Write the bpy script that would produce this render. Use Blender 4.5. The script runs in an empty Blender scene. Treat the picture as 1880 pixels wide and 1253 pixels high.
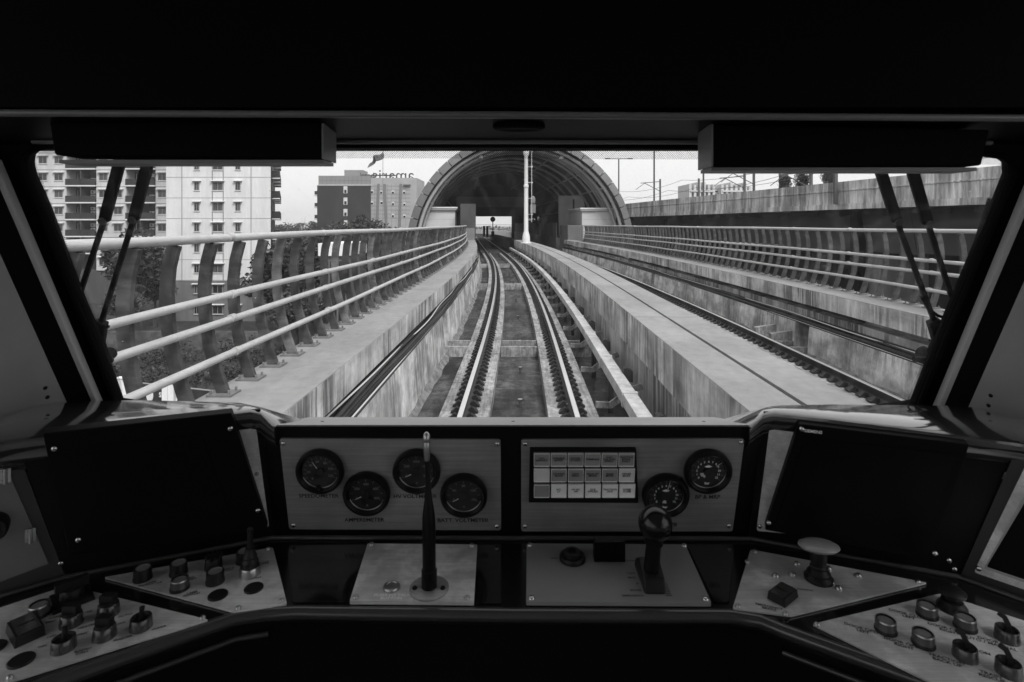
import bpy, bmesh, math, random
from mathutils import Vector, Matrix
random.seed(7)
S = bpy.context.scene
COL = S.collection
V = Vector

# ------------------------------------------------------------------ camera
CAMZ = 2.45
F, CX, HY = 1044.0, 940.0, 412.0
cam_d = bpy.data.cameras.new("camera")
cam = bpy.data.objects.new("camera", cam_d)
COL.objects.link(cam)
cam.location = (0, 0, CAMZ)
cam.rotation_euler = (math.radians(90), 0, 0)
cam_d.sensor_width = 36.0
cam_d.lens = F * 36.0 / 1880.0
cam_d.shift_y = -(626.5 - HY) / 1880.0
cam_d.clip_start = 0.05
cam_d.clip_end = 6000
cam_d.dof.use_dof = True
cam_d.dof.focus_distance = 14.0
cam_d.dof.aperture_fstop = 11.0
S.camera = cam

# ------------------------------------------------------------------ world, sun, exposure
W = bpy.data.worlds.new("World")
S.world = W
W.use_nodes = True
nt = W.node_tree
nt.nodes.clear()
SUN_EL, SUN_ROT = math.radians(50), math.radians(152)
sky = nt.nodes.new("ShaderNodeTexSky")
sky.sky_type = 'NISHITA'
sky.sun_disc = False
sky.sun_elevation = SUN_EL
sky.sun_rotation = SUN_ROT
sky.air_density = 1.0
sky.dust_density = 6.0
sky.ozone_density = 1.0
bw = nt.nodes.new("ShaderNodeRGBToBW")
flat = nt.nodes.new("ShaderNodeMath"); flat.operation = 'MULTIPLY_ADD'
flat.inputs[1].default_value = 0.12     # an overcast veil evens the clear sky out
flat.inputs[2].default_value = 4.25
bg = nt.nodes.new("ShaderNodeBackground")
bg.inputs[1].default_value = 0.10
wo = nt.nodes.new("ShaderNodeOutputWorld")
nt.links.new(sky.outputs[0], bw.inputs[0])
nt.links.new(bw.outputs[0], flat.inputs[0])
nt.links.new(flat.outputs[0], bg.inputs[0])
nt.links.new(bg.outputs[0], wo.inputs[0])

sun_d = bpy.data.lights.new("sun", 'SUN')
sun_d.energy = 1.5
sun_d.angle = math.radians(24)
sun_d.color = (1, 1, 1)
sun = bpy.data.objects.new("sun", sun_d)
COL.objects.link(sun)
sd = V((math.sin(SUN_ROT) * math.cos(SUN_EL), math.cos(SUN_ROT) * math.cos(SUN_EL), math.sin(SUN_EL)))
sun.rotation_euler = sd.to_track_quat('Z', 'Y').to_euler()

S.view_settings.view_transform = 'Standard'
S.view_settings.look = 'None'
S.view_settings.gamma = 1.0
S.view_settings.use_curve_mapping = False
S.view_settings.exposure = 1.2
S.render.engine = 'CYCLES'
S.cycles.use_denoising = True
S.cycles.max_bounces = 8
S.cycles.transparent_max_bounces = 16
S.cycles.volume_bounces = 1
S.cycles.sample_clamp_indirect = 4.0

# ------------------------------------------------------------------ helpers
def ray(px, py):
    return V(((px - CX) / F, 1.0, -(py - HY) / F))

def at(px, py, Y):
    return V((0, 0, CAMZ)) + ray(px, py) * Y

class Plane:
    """a real plane of the cab: point, normal towards the driver, right and up axes"""
    def __init__(s, a, b, c):          # a lower left, b lower right, c any upper point
        s.P = a.copy()
        s.R = (b - a).normalized()
        s.N = s.R.cross(c - a).normalized()
        s.U = s.N.cross(s.R).normalized()
    def on(s, px, py, off=0.0):
        d = ray(px, py)
        o = V((0, 0, CAMZ))
        t = (s.P + s.N * off - o).dot(s.N) / d.dot(s.N)
        return o + d * t
    def M(s, p, spin=0.0):
        m = Matrix.Identity(4)
        R, U = s.R, s.U
        if spin:
            c, q = math.cos(spin), math.sin(spin)
            R, U = R * c + U * q, U * c - R * q
        for i in range(3):
            m[i][0], m[i][1], m[i][2], m[i][3] = R[i], U[i], s.N[i], p[i]
        return m

ORG = {}
WM = {}                                 # world matrix of each part that is not at its thing's origin

class MB:
    def __init__(s):
        s.v = []; s.f = []; s.mi = []; s.m = 0
    def face(s, pts):
        n = len(s.v)
        s.v += [V(p) for p in pts]
        s.f.append(tuple(range(n, n + len(pts)))); s.mi.append(s.m)
    def raw(s, verts, faces):
        n = len(s.v)
        s.v += [V(p) for p in verts]
        for q in faces:
            s.f.append(tuple(i + n for i in q)); s.mi.append(s.m)
    def box(s, x0, x1, y0, y1, z0, z1):
        s.raw([(x0,y0,z0),(x1,y0,z0),(x1,y1,z0),(x0,y1,z0),(x0,y0,z1),(x1,y0,z1),(x1,y1,z1),(x0,y1,z1)],
              [(0,3,2,1),(4,5,6,7),(0,1,5,4),(1,2,6,5),(2,3,7,6),(3,0,4,7)])
        return s
    def hexa(s, lo, hi):
        n = len(lo)
        s.raw(list(lo) + list(hi), [tuple(range(n - 1, -1, -1)), tuple(range(n, 2 * n))] +
              [(i, (i + 1) % n, n + (i + 1) % n, n + i) for i in range(n)])
        return s
    def prism(s, pts, d):
        return s.hexa([V(p) for p in pts], [V(p) + V(d) for p in pts])
    def tube(s, pts, r, n=8, cap=True):
        pts = [V(p) for p in pts]
        rs = r if isinstance(r, (list, tuple)) else [r] * len(pts)
        rings = []
        up = None
        for i, p in enumerate(pts):
            t = (pts[min(i + 1, len(pts) - 1)] - pts[max(i - 1, 0)]).normalized()
            if up is None:
                a = V((0, 0, 1)) if abs(t.z) < .9 else V((1, 0, 0))
                up = (a - t * a.dot(t)).normalized()
            else:
                up = (up - t * up.dot(t)).normalized()
            b = t.cross(up)
            rings.append([p + (up * math.cos(2 * math.pi * k / n) + b * math.sin(2 * math.pi * k / n)) * rs[i] for k in range(n)])
        fs = []
        for i in range(len(pts) - 1):
            for k in range(n):
                fs.append((i * n + k, i * n + (k + 1) % n, (i + 1) * n + (k + 1) % n, (i + 1) * n + k))
        if cap:
            fs.append(tuple(range(n - 1, -1, -1)))
            fs.append(tuple((len(pts) - 1) * n + k for k in range(n)))
        s.raw([v for q in rings for v in q], fs)
        return s
    def bar(s, pts, w, h, upv=(0, 0, 1)):
        """rectangular section swept along pts; w across, h along upv"""
        pts = [V(p) for p in pts]
        vs, fs = [], []
        for i, p in enumerate(pts):
            t = (pts[min(i + 1, len(pts) - 1)] - pts[max(i - 1, 0)]).normalized()
            u = V(upv); u = (u - t * u.dot(t)).normalized()
            b = t.cross(u)
            vs += [p - b * w / 2 - u * h / 2, p + b * w / 2 - u * h / 2, p + b * w / 2 + u * h / 2, p - b * w / 2 + u * h / 2]
        for i in range(len(pts) - 1):
            for k in range(4):
                fs.append((i * 4 + k, i * 4 + (k + 1) % 4, (i + 1) * 4 + (k + 1) % 4, (i + 1) * 4 + k))
        e = (len(pts) - 1) * 4
        fs += [(3, 2, 1, 0), (e, e + 1, e + 2, e + 3)]
        s.raw(vs, fs)
        return s
    def lathe(s, prof, n=24, c=(0, 0, 0), M=None, matsteps=None):
        """prof: (r, h) from bottom to top about local z"""
        vs, fs = [], []
        for r, h in prof:
            for k in range(n):
                a = 2 * math.pi * k / n
                p = V((c[0] + r * math.cos(a), c[1] + r * math.sin(a), c[2] + h))
                vs.append(M @ p if M else p)
        base = len(s.v)
        s.v += vs
        for i in range(len(prof) - 1):
            for k in range(n):
                s.f.append(tuple(base + q for q in (i * n + k, i * n + (k + 1) % n, (i + 1) * n + (k + 1) % n, (i + 1) * n + k)))
                s.mi.append(matsteps[i] if matsteps else s.m)
        s.f.append(tuple(base + q for q in range(n - 1, -1, -1))); s.mi.append(matsteps[0] if matsteps else s.m)
        e = (len(prof) - 1) * n
        s.f.append(tuple(base + e + k for k in range(n))); s.mi.append(matsteps[-1] if matsteps else s.m)
        return s
    def sweep(s, prof, Ys, closed=True, caps=True):
        """prof (u,z) swept along the track"""
        n = len(prof)
        vs, fs = [], []
        for Y in Ys:
            for u, z in prof:
                vs.append(trk(u, z, Y))
        m = n if closed else n - 1
        for i in range(len(Ys) - 1):
            for k in range(m):
                fs.append((i * n + k, i * n + (k + 1) % n, (i + 1) * n + (k + 1) % n, (i + 1) * n + k))
        if closed and caps:
            fs.append(tuple(range(n)))
            fs.append(tuple((len(Ys) - 1) * n + k for k in range(n - 1, -1, -1)))
        s.raw(vs, fs)
        return s
    def mesh(s, name, mats, org=None, smooth=None):
        o = V(org) if org is not None else V((0, 0, 0))
        me = bpy.data.meshes.new(name)
        me.from_pydata([tuple(p - o) for p in s.v], [], s.f)
        for m in (mats if isinstance(mats, (list, tuple)) else [mats]):
            me.materials.append(m)
        me.polygons.foreach_set('material_index', s.mi)
        bm = bmesh.new(); bm.from_mesh(me)
        bmesh.ops.recalc_face_normals(bm, faces=bm.faces)
        bm.to_mesh(me); bm.free()
        if smooth is not None:
            me.polygons.foreach_set('use_smooth', [True] * len(me.polygons))
            me.set_sharp_from_angle(angle=math.radians(smooth))
        me.update()
        return me
    def build(s, name, mats, parent=None, smooth=None, bevel=None, recalc=True):
        org = ORG.get(parent.name, V((0, 0, 0))) if parent else V((0, 0, 0))
        me = s.mesh(name, mats, org, smooth)
        o = bpy.data.objects.new(name, me)
        COL.objects.link(o)
        if parent:
            o.parent = parent
            ORG[o.name] = org
        if bevel:
            b = o.modifiers.new("bevel", 'BEVEL'); b.width = bevel; b.segments = 2; b.limit_method = 'ANGLE'; b.angle_limit = math.radians(40)
            if smooth is None:
                me.polygons.foreach_set('use_smooth', [True] * len(me.polygons))
                b.harden_normals = True
        return o

def wm(p):
    return WM[p.name] if p.name in WM else Matrix.Translation(ORG.get(p.name, V((0, 0, 0))))

def inst(name, me, parent, M):
    o = bpy.data.objects.new(name, me)
    COL.objects.link(o)
    o.parent = parent
    o.matrix_local = wm(parent).inverted() @ M
    ORG[o.name] = ORG.get(parent.name, V((0, 0, 0)))
    WM[o.name] = M.copy()
    return o

def thing(name, label, cat, loc=(0, 0, 0), group=None):
    o = bpy.data.objects.new(name, None)
    o.empty_display_size = .1
    COL.objects.link(o)
    o.location = loc
    ORG[o.name] = V(loc)
    o['label'] = label; o['category'] = cat
    if group: o['group'] = group
    return o

def tag(o, label, cat, group=None):
    o['label'] = label; o['category'] = cat
    if group: o['group'] = group
    return o

def struct(o): o['kind'] = 'structure'; return o
def stuff(o): o['kind'] = 'stuff'; return o

def text(name, body, M, size, m, parent, align='CENTER', extrude=0.0, space=1.0, weight=.022):
    c = bpy.data.curves.new(name, 'FONT')
    c.body = body; c.size = size; c.align_x = align; c.align_y = 'CENTER'
    c.extrude = extrude; c.offset = size * weight; c.resolution_u = 3; c.space_line = .85; c.space_character = space
    c.materials.append(m)
    o = bpy.data.objects.new(name, c)
    COL.objects.link(o)
    if parent:
        o.parent = parent
        o.matrix_local = wm(parent).inverted() @ M
    else:
        o.matrix_world = M
    return o

# ------------------------------------------------------------------ materials (a grey world: the photograph is black and white)
def mat(name, col, rough=.6, metal=0.0, layers=(), bump=0.0, bscale=(40, 40, 40), rvar=0.0, spec=.5, coat=0.0, ior=1.5):
    """layers: (scale xyz, amount, lo, hi, detail): each multiplies the base by 1-amount..1 along a noise"""
    m = bpy.data.materials.new(name); m.use_nodes = True
    t = m.node_tree; b = t.nodes["Principled BSDF"]
    b.inputs['Roughness'].default_value = rough
    b.inputs['Metallic'].default_value = metal
    b.inputs['Specular IOR Level'].default_value = spec
    b.inputs['IOR'].default_value = ior
    if coat: b.inputs['Coat Weight'].default_value = coat; b.inputs['Coat Roughness'].default_value = .06
    b.inputs['Base Color'].default_value = (col, col, col, 1)
    tc = t.nodes.new("ShaderNodeTexCoord")
    def noise(sc, det=4):
        mp = t.nodes.new("ShaderNodeMapping"); mp.inputs['Scale'].default_value = sc
        t.links.new(tc.outputs['Object'], mp.inputs[0])
        n = t.nodes.new("ShaderNodeTexNoise"); n.inputs['Scale'].default_value = 1.0; n.inputs['Detail'].default_value = det
        n.inputs['Roughness'].default_value = .62
        t.links.new(mp.outputs[0], n.inputs['Vector'])
        return n.outputs[0]
    cur = None
    for L in layers:
        sc, amt, lo, hi = L[:4]
        mr = t.nodes.new("ShaderNodeMapRange"); mr.interpolation_type = 'SMOOTHSTEP'
        mr.inputs[1].default_value = lo; mr.inputs[2].default_value = hi
        mr.inputs[3].default_value = 1 - amt; mr.inputs[4].default_value = 1.0
        t.links.new(noise(sc, L[4] if len(L) > 4 else 5), mr.inputs[0])
        fac = mr.outputs[0]
        if len(L) > 5:                      # the streaks come and go along the wall
            mk = t.nodes.new("ShaderNodeMapRange"); mk.interpolation_type = 'SMOOTHSTEP'
            mk.inputs[1].default_value = .40; mk.inputs[2].default_value = .60
            t.links.new(noise(L[5], 3), mk.inputs[0])
            mm_ = t.nodes.new("ShaderNodeMix"); mm_.data_type = 'FLOAT'
            mm_.inputs[2].default_value = 1.0
            t.links.new(mk.outputs[0], mm_.inputs[0]); t.links.new(fac, mm_.inputs[3])
            fac = mm_.outputs[0]
        ml = t.nodes.new("ShaderNodeMath"); ml.operation = 'MULTIPLY'
        if cur is None: ml.inputs[0].default_value = col
        else: t.links.new(cur, ml.inputs[0])
        t.links.new(fac, ml.inputs[1])
        cur = ml.outputs[0]
    if cur is not None: t.links.new(cur, b.inputs['Base Color'])
    if rvar:
        mr = t.nodes.new("ShaderNodeMapRange"); mr.inputs[1].default_value = .3; mr.inputs[2].default_value = .7
        mr.inputs[3].default_value = max(.02, rough - rvar); mr.inputs[4].default_value = min(1, rough + rvar)
        t.links.new(noise(tuple(q * .35 for q in bscale)), mr.inputs[0])
        t.links.new(mr.outputs[0], b.inputs['Roughness'])
    if bump:
        bp = t.nodes.new("ShaderNodeBump"); bp.inputs['Strength'].default_value = 1.0; bp.inputs['Distance'].default_value = bump
        t.links.new(noise(bscale, 6), bp.inputs['Height'])
        t.links.new(bp.outputs[0], b.inputs['Normal'])
    return m

M_walk = mat("walkway_concrete", .29, .85, layers=[((.7,.7,.7),.25,.3,.7),((9,9,9),.16,.3,.7),((2.5,.35,1),.14,.35,.7)], bump=.004, bscale=(60,60,60))
M_wall = mat("stained_wall_concrete", .80, .85, layers=[((9,9,.5),.45,.46,.55,5,(.55,.55,.8)),((2.1,2.1,.4),.30,.38,.60),((.8,.8,1.6),.45,.40,.58,8),((5,5,4),.25,.36,.62,8),((26,26,9),.2,.3,.7)], bump=.006, bscale=(40,40,20))
M_edge = mat("slab_edge_concrete", .72, .85, layers=[((11,11,.6),.7,.46,.55,6,(.7,.7,.5)),((4.5,4.5,.4),.35,.47,.55,6,(.4,.4,.5)),((2.3,2.3,.4),.28,.38,.60),((.9,.9,1.8),.38,.38,.60,8),((25,25,8),.2,.3,.7)], bump=.004, bscale=(40,40,20))
M_lowwall = mat("damp_wall_concrete", .46, .8, layers=[((9,9,.5),.75,.46,.56,5,(.6,.6,.5)),((2.2,2.2,.5),.4,.38,.62),((1.1,1.1,1.5),.3,.36,.62)], bump=.005, bscale=(40,40,10))
M_plinth = mat("plinth_concrete", .42, .85, layers=[((1.1,1.1,1.1),.40,.40,.58,8),((25,2.5,5),.35,.42,.58,6),((12,12,12),.35,.38,.60,8),((60,60,60),.2,.35,.65)], bump=.008, bscale=(50,50,50))
M_floor = mat("trough_floor_concrete", .15, .8, layers=[((1.4,.5,1),.6,.38,.60),((4,1.2,1),.5,.40,.60,8),((1.2,6,1),.35,.40,.62),((9,9,9),.45,.40,.62,8),((45,45,45),.3,.35,.65)], bump=.008, bscale=(30,30,30), spec=.2)
M_haunch = mat("haunch_mortar", .20, .9, layers=[((6,6,6),.55,.35,.62)], bump=.03, bscale=(14,14,14))
M_rail = mat("rail_dark_steel", .022, .7, 0.0, layers=[((8,8,8),.4,.3,.7)])
M_railtop = mat("rail_polished_head", .92, .34, 1.0, layers=[((3,.5,3),.15,.3,.7)])
M_clip = mat("rail_clip_black", .012, .55, spec=.3)
M_cable = mat("cable_black", .008, .6, spec=.25)
M_cable2 = mat("cable_dark_grey", .025, .6, spec=.25)
M_cable3 = mat("cable_pale", .5, .5)
M_duct = mat("duct_white_paint", .52, .6, layers=[((1.5,1.5,1.5),.30,.38,.62),((8,8,8),.25,.40,.60,8),((20,6,20),.1,.3,.7)])
M_pipe = mat("handrail_galvanised", .46, .45, 0.0, layers=[((2,2,2),.15,.3,.7),((30,8,30),.15,.35,.65)])
M_post = mat("railing_post_weathered", .085, .6, 0.0, layers=[((1.3,1.3,9),.65,.35,.62),((.6,2.5,.3),.5,.38,.6),((12,12,12),.35,.3,.7)], bump=.002)
M_post2 = mat("railing_post_grimy", .05, .6, 0.0, layers=[((1.3,1.3,9),.5,.35,.62),((12,12,12),.35,.3,.7)], bump=.002)
M_post3 = mat("railing_post_galvanised", .17, .55, 0.0, layers=[((1.3,1.3,7),.55,.38,.62),((12,12,12),.35,.3,.7)], bump=.002)
M_plate = mat("base_plate_steel", .16, .5, 0.0, layers=[((10,10,10),.3,.3,.7)])
M_mast = mat("mast_white_paint", .6, .5, layers=[((5,5,2),.15,.3,.7)])
M_ground = mat("ground_earth_and_grass", .034, .95, layers=[((.09,.09,.09),.55,.35,.62),((1.3,1.3,1.3),.55,.35,.65,8)], bump=.4, bscale=(1.5,1.5,1.5))
M_grass = mat("grass_blades", .045, .9, layers=[((.5,.5,.5),.5,.3,.7)])
M_leaf = mat("leaf_dark", .022, .6, layers=[((.8,.8,.8),.5,.3,.7)])
M_leaf2 = mat("leaf_mid", .040, .6, layers=[((.8,.8,.8),.5,.3,.7)])
M_bark = mat("bark", .07, .9, layers=[((5,5,1),.4,.3,.7)])
M_tower = mat("tower_white_render", .66, .85, layers=[((.8,.8,.12),.10,.4,.65),((.12,.12,.12),.10,.3,.7),((4,4,.6),.07,.4,.7)])
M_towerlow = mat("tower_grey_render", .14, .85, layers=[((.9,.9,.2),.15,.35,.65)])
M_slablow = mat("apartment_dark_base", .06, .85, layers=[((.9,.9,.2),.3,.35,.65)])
M_slab = mat("apartment_pale_render", .52, .85, layers=[((.5,.5,.12),.16,.35,.65),((3,3,.5),.08,.4,.7)])
M_trimw = mat("pale_trim", .62, .8, layers=[((1,1,1),.15,.3,.7)])
M_groove = mat("facade_joint_dark", .28, .9)
M_glassd = mat("window_glass_dark", .02, .12)
M_winframe = mat("window_frame_grey", .22, .5)
M_curtain = mat("curtain_grey", .07, .8, layers=[((7,7,.5),.5,.35,.65)])
M_balc = mat("balcony_dark_panel", .02, .6, layers=[((2,2,2),.4,.3,.7)])
M_recess = mat("balcony_back_wall", .06, .85, layers=[((1,1,1),.3,.3,.7)])
M_acunit = mat("air_conditioner_white", .6, .5)
M_hdark = mat("hotel_dark_cladding", .018, .6, layers=[((.2,.2,.2),.2,.3,.7)])
M_hlight = mat("hotel_pale_panel", .34, .7, layers=[((.15,.15,.4),.15,.3,.7)])
M_hmid = mat("hotel_grey_band", .22, .7, layers=[((.3,.3,.3),.12,.3,.7)])
M_hrib = mat("hotel_dark_rib", .15, .7)
M_letter = mat("sign_letter_dark", .045, .5)
M_flag = mat("flag_cloth", .14, .8, layers=[((.9,.9,.5),.5,.4,.6)])
M_vaultrim = mat("vault_rim_panel", .13, .55, layers=[((.7,.7,.7),.25,.3,.7)], rvar=.1)
M_vault = mat("vault_ceiling_sheet", .075, .7, layers=[((1,.1,1),.3,.3,.7)])
M_rib = mat("vault_rib_steel", .36, .5, layers=[((1,1,1),.2,.3,.7)])
M_room = mat("service_room_cladding", .50, .6, layers=[((.8,.8,.8),.12,.3,.7)])
M_stgrey = mat("station_grey_panel", .16, .7, layers=[((.6,.6,.6),.25,.3,.7)])
M_stdark = mat("station_dark_panel", .045, .7, layers=[((.6,.6,.6),.3,.3,.7)])
M_black = mat("black_paint", .008, .6, spec=.12)
M_parapet = mat("old_parapet_concrete", .80, .9, layers=[((1.6,1.6,.22),.62,.38,.62),((.35,.35,.5),.35,.3,.65),((7,7,.8),.35,.35,.65)], bump=.01, bscale=(8,8,4))
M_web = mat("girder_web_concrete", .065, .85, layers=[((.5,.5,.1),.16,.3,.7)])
M_shade = mat("under_deck_shade", .014, .9, layers=[((.5,.5,.3),.5,.35,.65)])  # near-black tone carries the shade below the old deck
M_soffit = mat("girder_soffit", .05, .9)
M_pier = mat("pier_concrete", .22, .9, layers=[((1,1,.2),.4,.35,.65)])
M_catenary = mat("catenary_steel", .06, .6)
M_hoard = mat("hoarding_dark_panel", .022, .5)
M_white = mat("white_paint", .75, .7, layers=[((3,3,1),.12,.3,.7)])
M_boundary = mat("old_boundary_wall", .10, .9, layers=[((.4,.4,.6),.6,.38,.6),((2,2,1),.3,.3,.7)])
M_far = mat("distant_building_hazed", .50, .9)  # base made paler in place of distance haze
# cab
M_cabblk = mat("cab_black_matt", .004, .8, spec=.06)
M_fascia = mat("console_fascia_black", .006, .45, spec=.12)
M_gloss = mat("console_gloss_black", .009, .16, layers=[((30,30,30),.2,.3,.7)], rvar=.05, bscale=(25,25,25), spec=.4)
M_glossl = mat("console_hood_gloss", .022, .12, layers=[((4,4,4),.1,.3,.7)], spec=.5, coat=1.0, ior=1.6)
M_ledge = mat("ledge_satin_grey", .50, .30, layers=[((4,4,4),.1,.3,.7)], spec=.8)
M_sidef = mat("side_fascia_grey", .05, .35, spec=.3)
M_lip = mat("desk_lip_dark_grey", .035, .18, spec=.7)
M_hand = mat("cab_satin_black", .005, .4, spec=.14)
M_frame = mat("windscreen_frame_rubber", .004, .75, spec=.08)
M_capend = mat("blind_end_grey", .17, .5)
M_trim = mat("pillar_trim_grey", .42, .45)
M_pillar = mat("pillar_panel_grey", .38, .7, layers=[((3,3,3),.08,.3,.7)], bump=.0006, bscale=(300,300,300))
M_header = mat("header_satin_dark", .004, .45, spec=.06)
M_htrim = mat("header_trim_grey", .13, .3, spec=.5)
M_brush = mat("brushed_steel", .95, .48, .5, layers=[((9,9,9),.30,.44,.60,6),((40,40,40),.14,.3,.7),((6,260,260),.16,.3,.7)], rvar=.08, bscale=(12,12,12))
M_brushd = mat("brushed_steel_dull", .38, .40, .4, layers=[((5,5,5),.30,.3,.7),((5,200,240),.25,.3,.7)], rvar=.06, bscale=(12,12,12))
M_plastm = mat("grey_plastic_plate", .22, .42, layers=[((7,7,7),.12,.3,.7)])
M_desk = mat("desk_inlay_dark", .009, .10, layers=[((60,60,60),.3,.3,.7)], rvar=.05, bscale=(40,40,40))
M_hatch = mat("hatch_grey_paint", .13, .5, layers=[((7,7,7),.15,.3,.7)])
M_screw = mat("screw_bright", .6, .25, 1.0)
M_print = mat("print_black", .006, .6)
M_printw = mat("print_pale", .9, .6)
M_printd = mat("print_dim", .16, .6)
M_dial = mat("gauge_dial_black", .006, .6)
M_bez = mat("gauge_bezel_black", .006, .4, spec=.2)
M_ring = mat("gauge_inner_ring", .35, .3, 1.0)
M_need = mat("gauge_needle_pale", .55, .5)
M_ind = mat("indicator_cap_grey", .62, .4, layers=[((30,30,30),.1,.3,.7)])
M_ind2 = mat("indicator_cap_dark_grey", .27, .4, layers=[((30,30,30),.1,.3,.7)])
M_indw = mat("indicator_cap_pale", .85, .4, layers=[((30,30,30),.1,.3,.7)])
M_inded = mat("indicator_cap_glint", .9, .25)
M_screen = mat("display_glass_black", .004, .32, spec=.12)
M_screenb = mat("display_bezel_black", .004, .5, spec=.08)
M_butt = mat("button_black", .010, .45, spec=.25)
M_buttg = mat("button_grey", .16, .4)
M_side = mat("button_side_grey", .05, .35, spec=.4)
M_chrome = mat("button_ring_steel", .42, .3, 1.0)
M_mushtop = mat("mushroom_top_pale", .30, .3)
M_cabwall = mat("cab_wall_grey", .65, .6)
M_saloon = mat("saloon_grey_lining", .8, .6)
M_saloonfl = mat("saloon_floor_grey", .55, .5)

def glass_mat(name, tint=.96, dots=False):
    m = bpy.data.materials.new(name); m.use_nodes = True
    t = m.node_tree; t.nodes.clear()
    o = t.nodes.new("ShaderNodeOutputMaterial")
    tr = t.nodes.new("ShaderNodeBsdfTransparent"); tr.inputs[0].default_value = (tint, tint, tint, 1)
    gl = t.nodes.new("ShaderNodeBsdfGlossy"); gl.inputs['Roughness'].default_value = .02
    fr = t.nodes.new("ShaderNodeFresnel"); fr.inputs[0].default_value = 1.2
    mx = t.nodes.new("ShaderNodeMixShader")
    t.links.new(fr.outputs[0], mx.inputs[0]); t.links.new(tr.outputs[0], mx.inputs[1]); t.links.new(gl.outputs[0], mx.inputs[2])
    t.links.new(mx.outputs[0], o.inputs[0])
    return m
M_glass = glass_mat("windscreen_glass")
M_wglass = glass_mat("windscreen_glass_dusty")
t = M_wglass.node_tree
out_ = [n for n in t.nodes if n.type == 'OUTPUT_MATERIAL'][0]
base_ = out_.inputs[0].links[0].from_socket
tl = t.nodes.new("ShaderNodeBsdfTranslucent"); tl.inputs[0].default_value = (.8, .8, .8, 1)
tc = t.nodes.new("ShaderNodeTexCoord")
vo = t.nodes.new("ShaderNodeTexVoronoi"); vo.inputs['Scale'].default_value = 26.0
n1 = t.nodes.new("ShaderNodeTexNoise"); n1.inputs['Scale'].default_value = 5.0; n1.inputs['Detail'].default_value = 6
t.links.new(tc.outputs['Object'], vo.inputs['Vector']); t.links.new(tc.outputs['Object'], n1.inputs['Vector'])
m1 = t.nodes.new("ShaderNodeMapRange"); m1.inputs[1].default_value = .07; m1.inputs[2].default_value = .02; m1.inputs[3].default_value = 0; m1.inputs[4].default_value = .5
t.links.new(vo.outputs['Distance'], m1.inputs[0])
m2 = t.nodes.new("ShaderNodeMapRange"); m2.inputs[1].default_value = .45; m2.inputs[2].default_value = .75; m2.inputs[3].default_value = .003; m2.inputs[4].default_value = .014
t.links.new(n1.outputs[0], m2.inputs[0])
gt = t.nodes.new("ShaderNodeMath"); gt.operation = 'GREATER_THAN'; gt.inputs[1].default_value = .72
t.links.new(vo.outputs['Color'], gt.inputs[0])
mm2 = t.nodes.new("ShaderNodeMath"); mm2.operation = 'MULTIPLY'
t.links.new(m1.outputs[0], mm2.inputs[0]); t.links.new(gt.outputs[0], mm2.inputs[1])
ad = t.nodes.new("ShaderNodeMath"); ad.operation = 'MAXIMUM'
t.links.new(mm2.outputs[0], ad.inputs[0]); t.links.new(m2.outputs[0], ad.inputs[1])
for px_ in (-1.02, 1.06):                    # object space: x across the cab, z up
    sb_ = t.nodes.new("ShaderNodeVectorMath"); sb_.operation = 'SUBTRACT'; sb_.inputs[1].default_value = (px_, .98, 1.05)
    ln_ = t.nodes.new("ShaderNodeVectorMath"); ln_.operation = 'LENGTH'
    t.links.new(tc.outputs['Object'], sb_.inputs[0]); t.links.new(sb_.outputs[0], ln_.inputs[0])
    na_ = t.nodes.new("ShaderNodeTexNoise"); na_.noise_dimensions = '1D'; na_.inputs['Scale'].default_value = 34.0; na_.inputs['Detail'].default_value = 5
    t.links.new(ln_.outputs['Value'], na_.inputs['W'])
    mr_ = t.nodes.new("ShaderNodeMapRange"); mr_.inputs[1].default_value = .50; mr_.inputs[2].default_value = .75; mr_.inputs[3].default_value = 0; mr_.inputs[4].default_value = .022
    t.links.new(na_.outputs[0], mr_.inputs[0])
    a2_ = t.nodes.new("ShaderNodeMath"); a2_.operation = 'ADD'
    t.links.new(ad.outputs[0], a2_.inputs[0]); t.links.new(mr_.outputs[0], a2_.inputs[1])
    ad = a2_
mx2 = t.nodes.new("ShaderNodeMixShader")
t.links.new(ad.outputs[0], mx2.inputs[0]); t.links.new(base_, mx2.inputs[1]); t.links.new(tl.outputs[0], mx2.inputs[2])
t.links.new(mx2.outputs[0], out_.inputs[0])
M_gaugeglass = glass_mat("gauge_glass", .97)

# ------------------------------------------------------------------ track alignment
RAD, YA, YB, YC, RAD2 = 361.0, 10.4, 44.5, 108.0, 150.0
def cx(Y):
    x = -.02 + .0144 * Y
    if Y > YA:
        y = min(Y, YB)
        x -= (y - YA) ** 2 / (2 * RAD)
        if Y > YB: x -= (YB - YA) / RAD * (Y - YB)
        if Y > YC: x -= (Y - YC) ** 2 / (2 * RAD2)
    return x
def tan(Y):
    return V((cx(Y + .05) - cx(Y - .05), .1, 0)).normalized()
def trk(u, z, Y):
    t = tan(Y)
    return V((cx(Y) + u * t.y, Y - u * t.x, z))
def rng(a, b, st):
    n = max(1, int(round((b - a) / st)))
    return [a + (b - a) * i / n for i in range(n + 1)]
YV = rng(1.0, 52.0, 1.0)           # the viaduct we ride on
mir = lambda prof: [(4.6 - u, z) for u, z in prof]

# ================================================================== LARGE STRUCTURE
GZ = -11.7
g = MB()
n = 60
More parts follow.
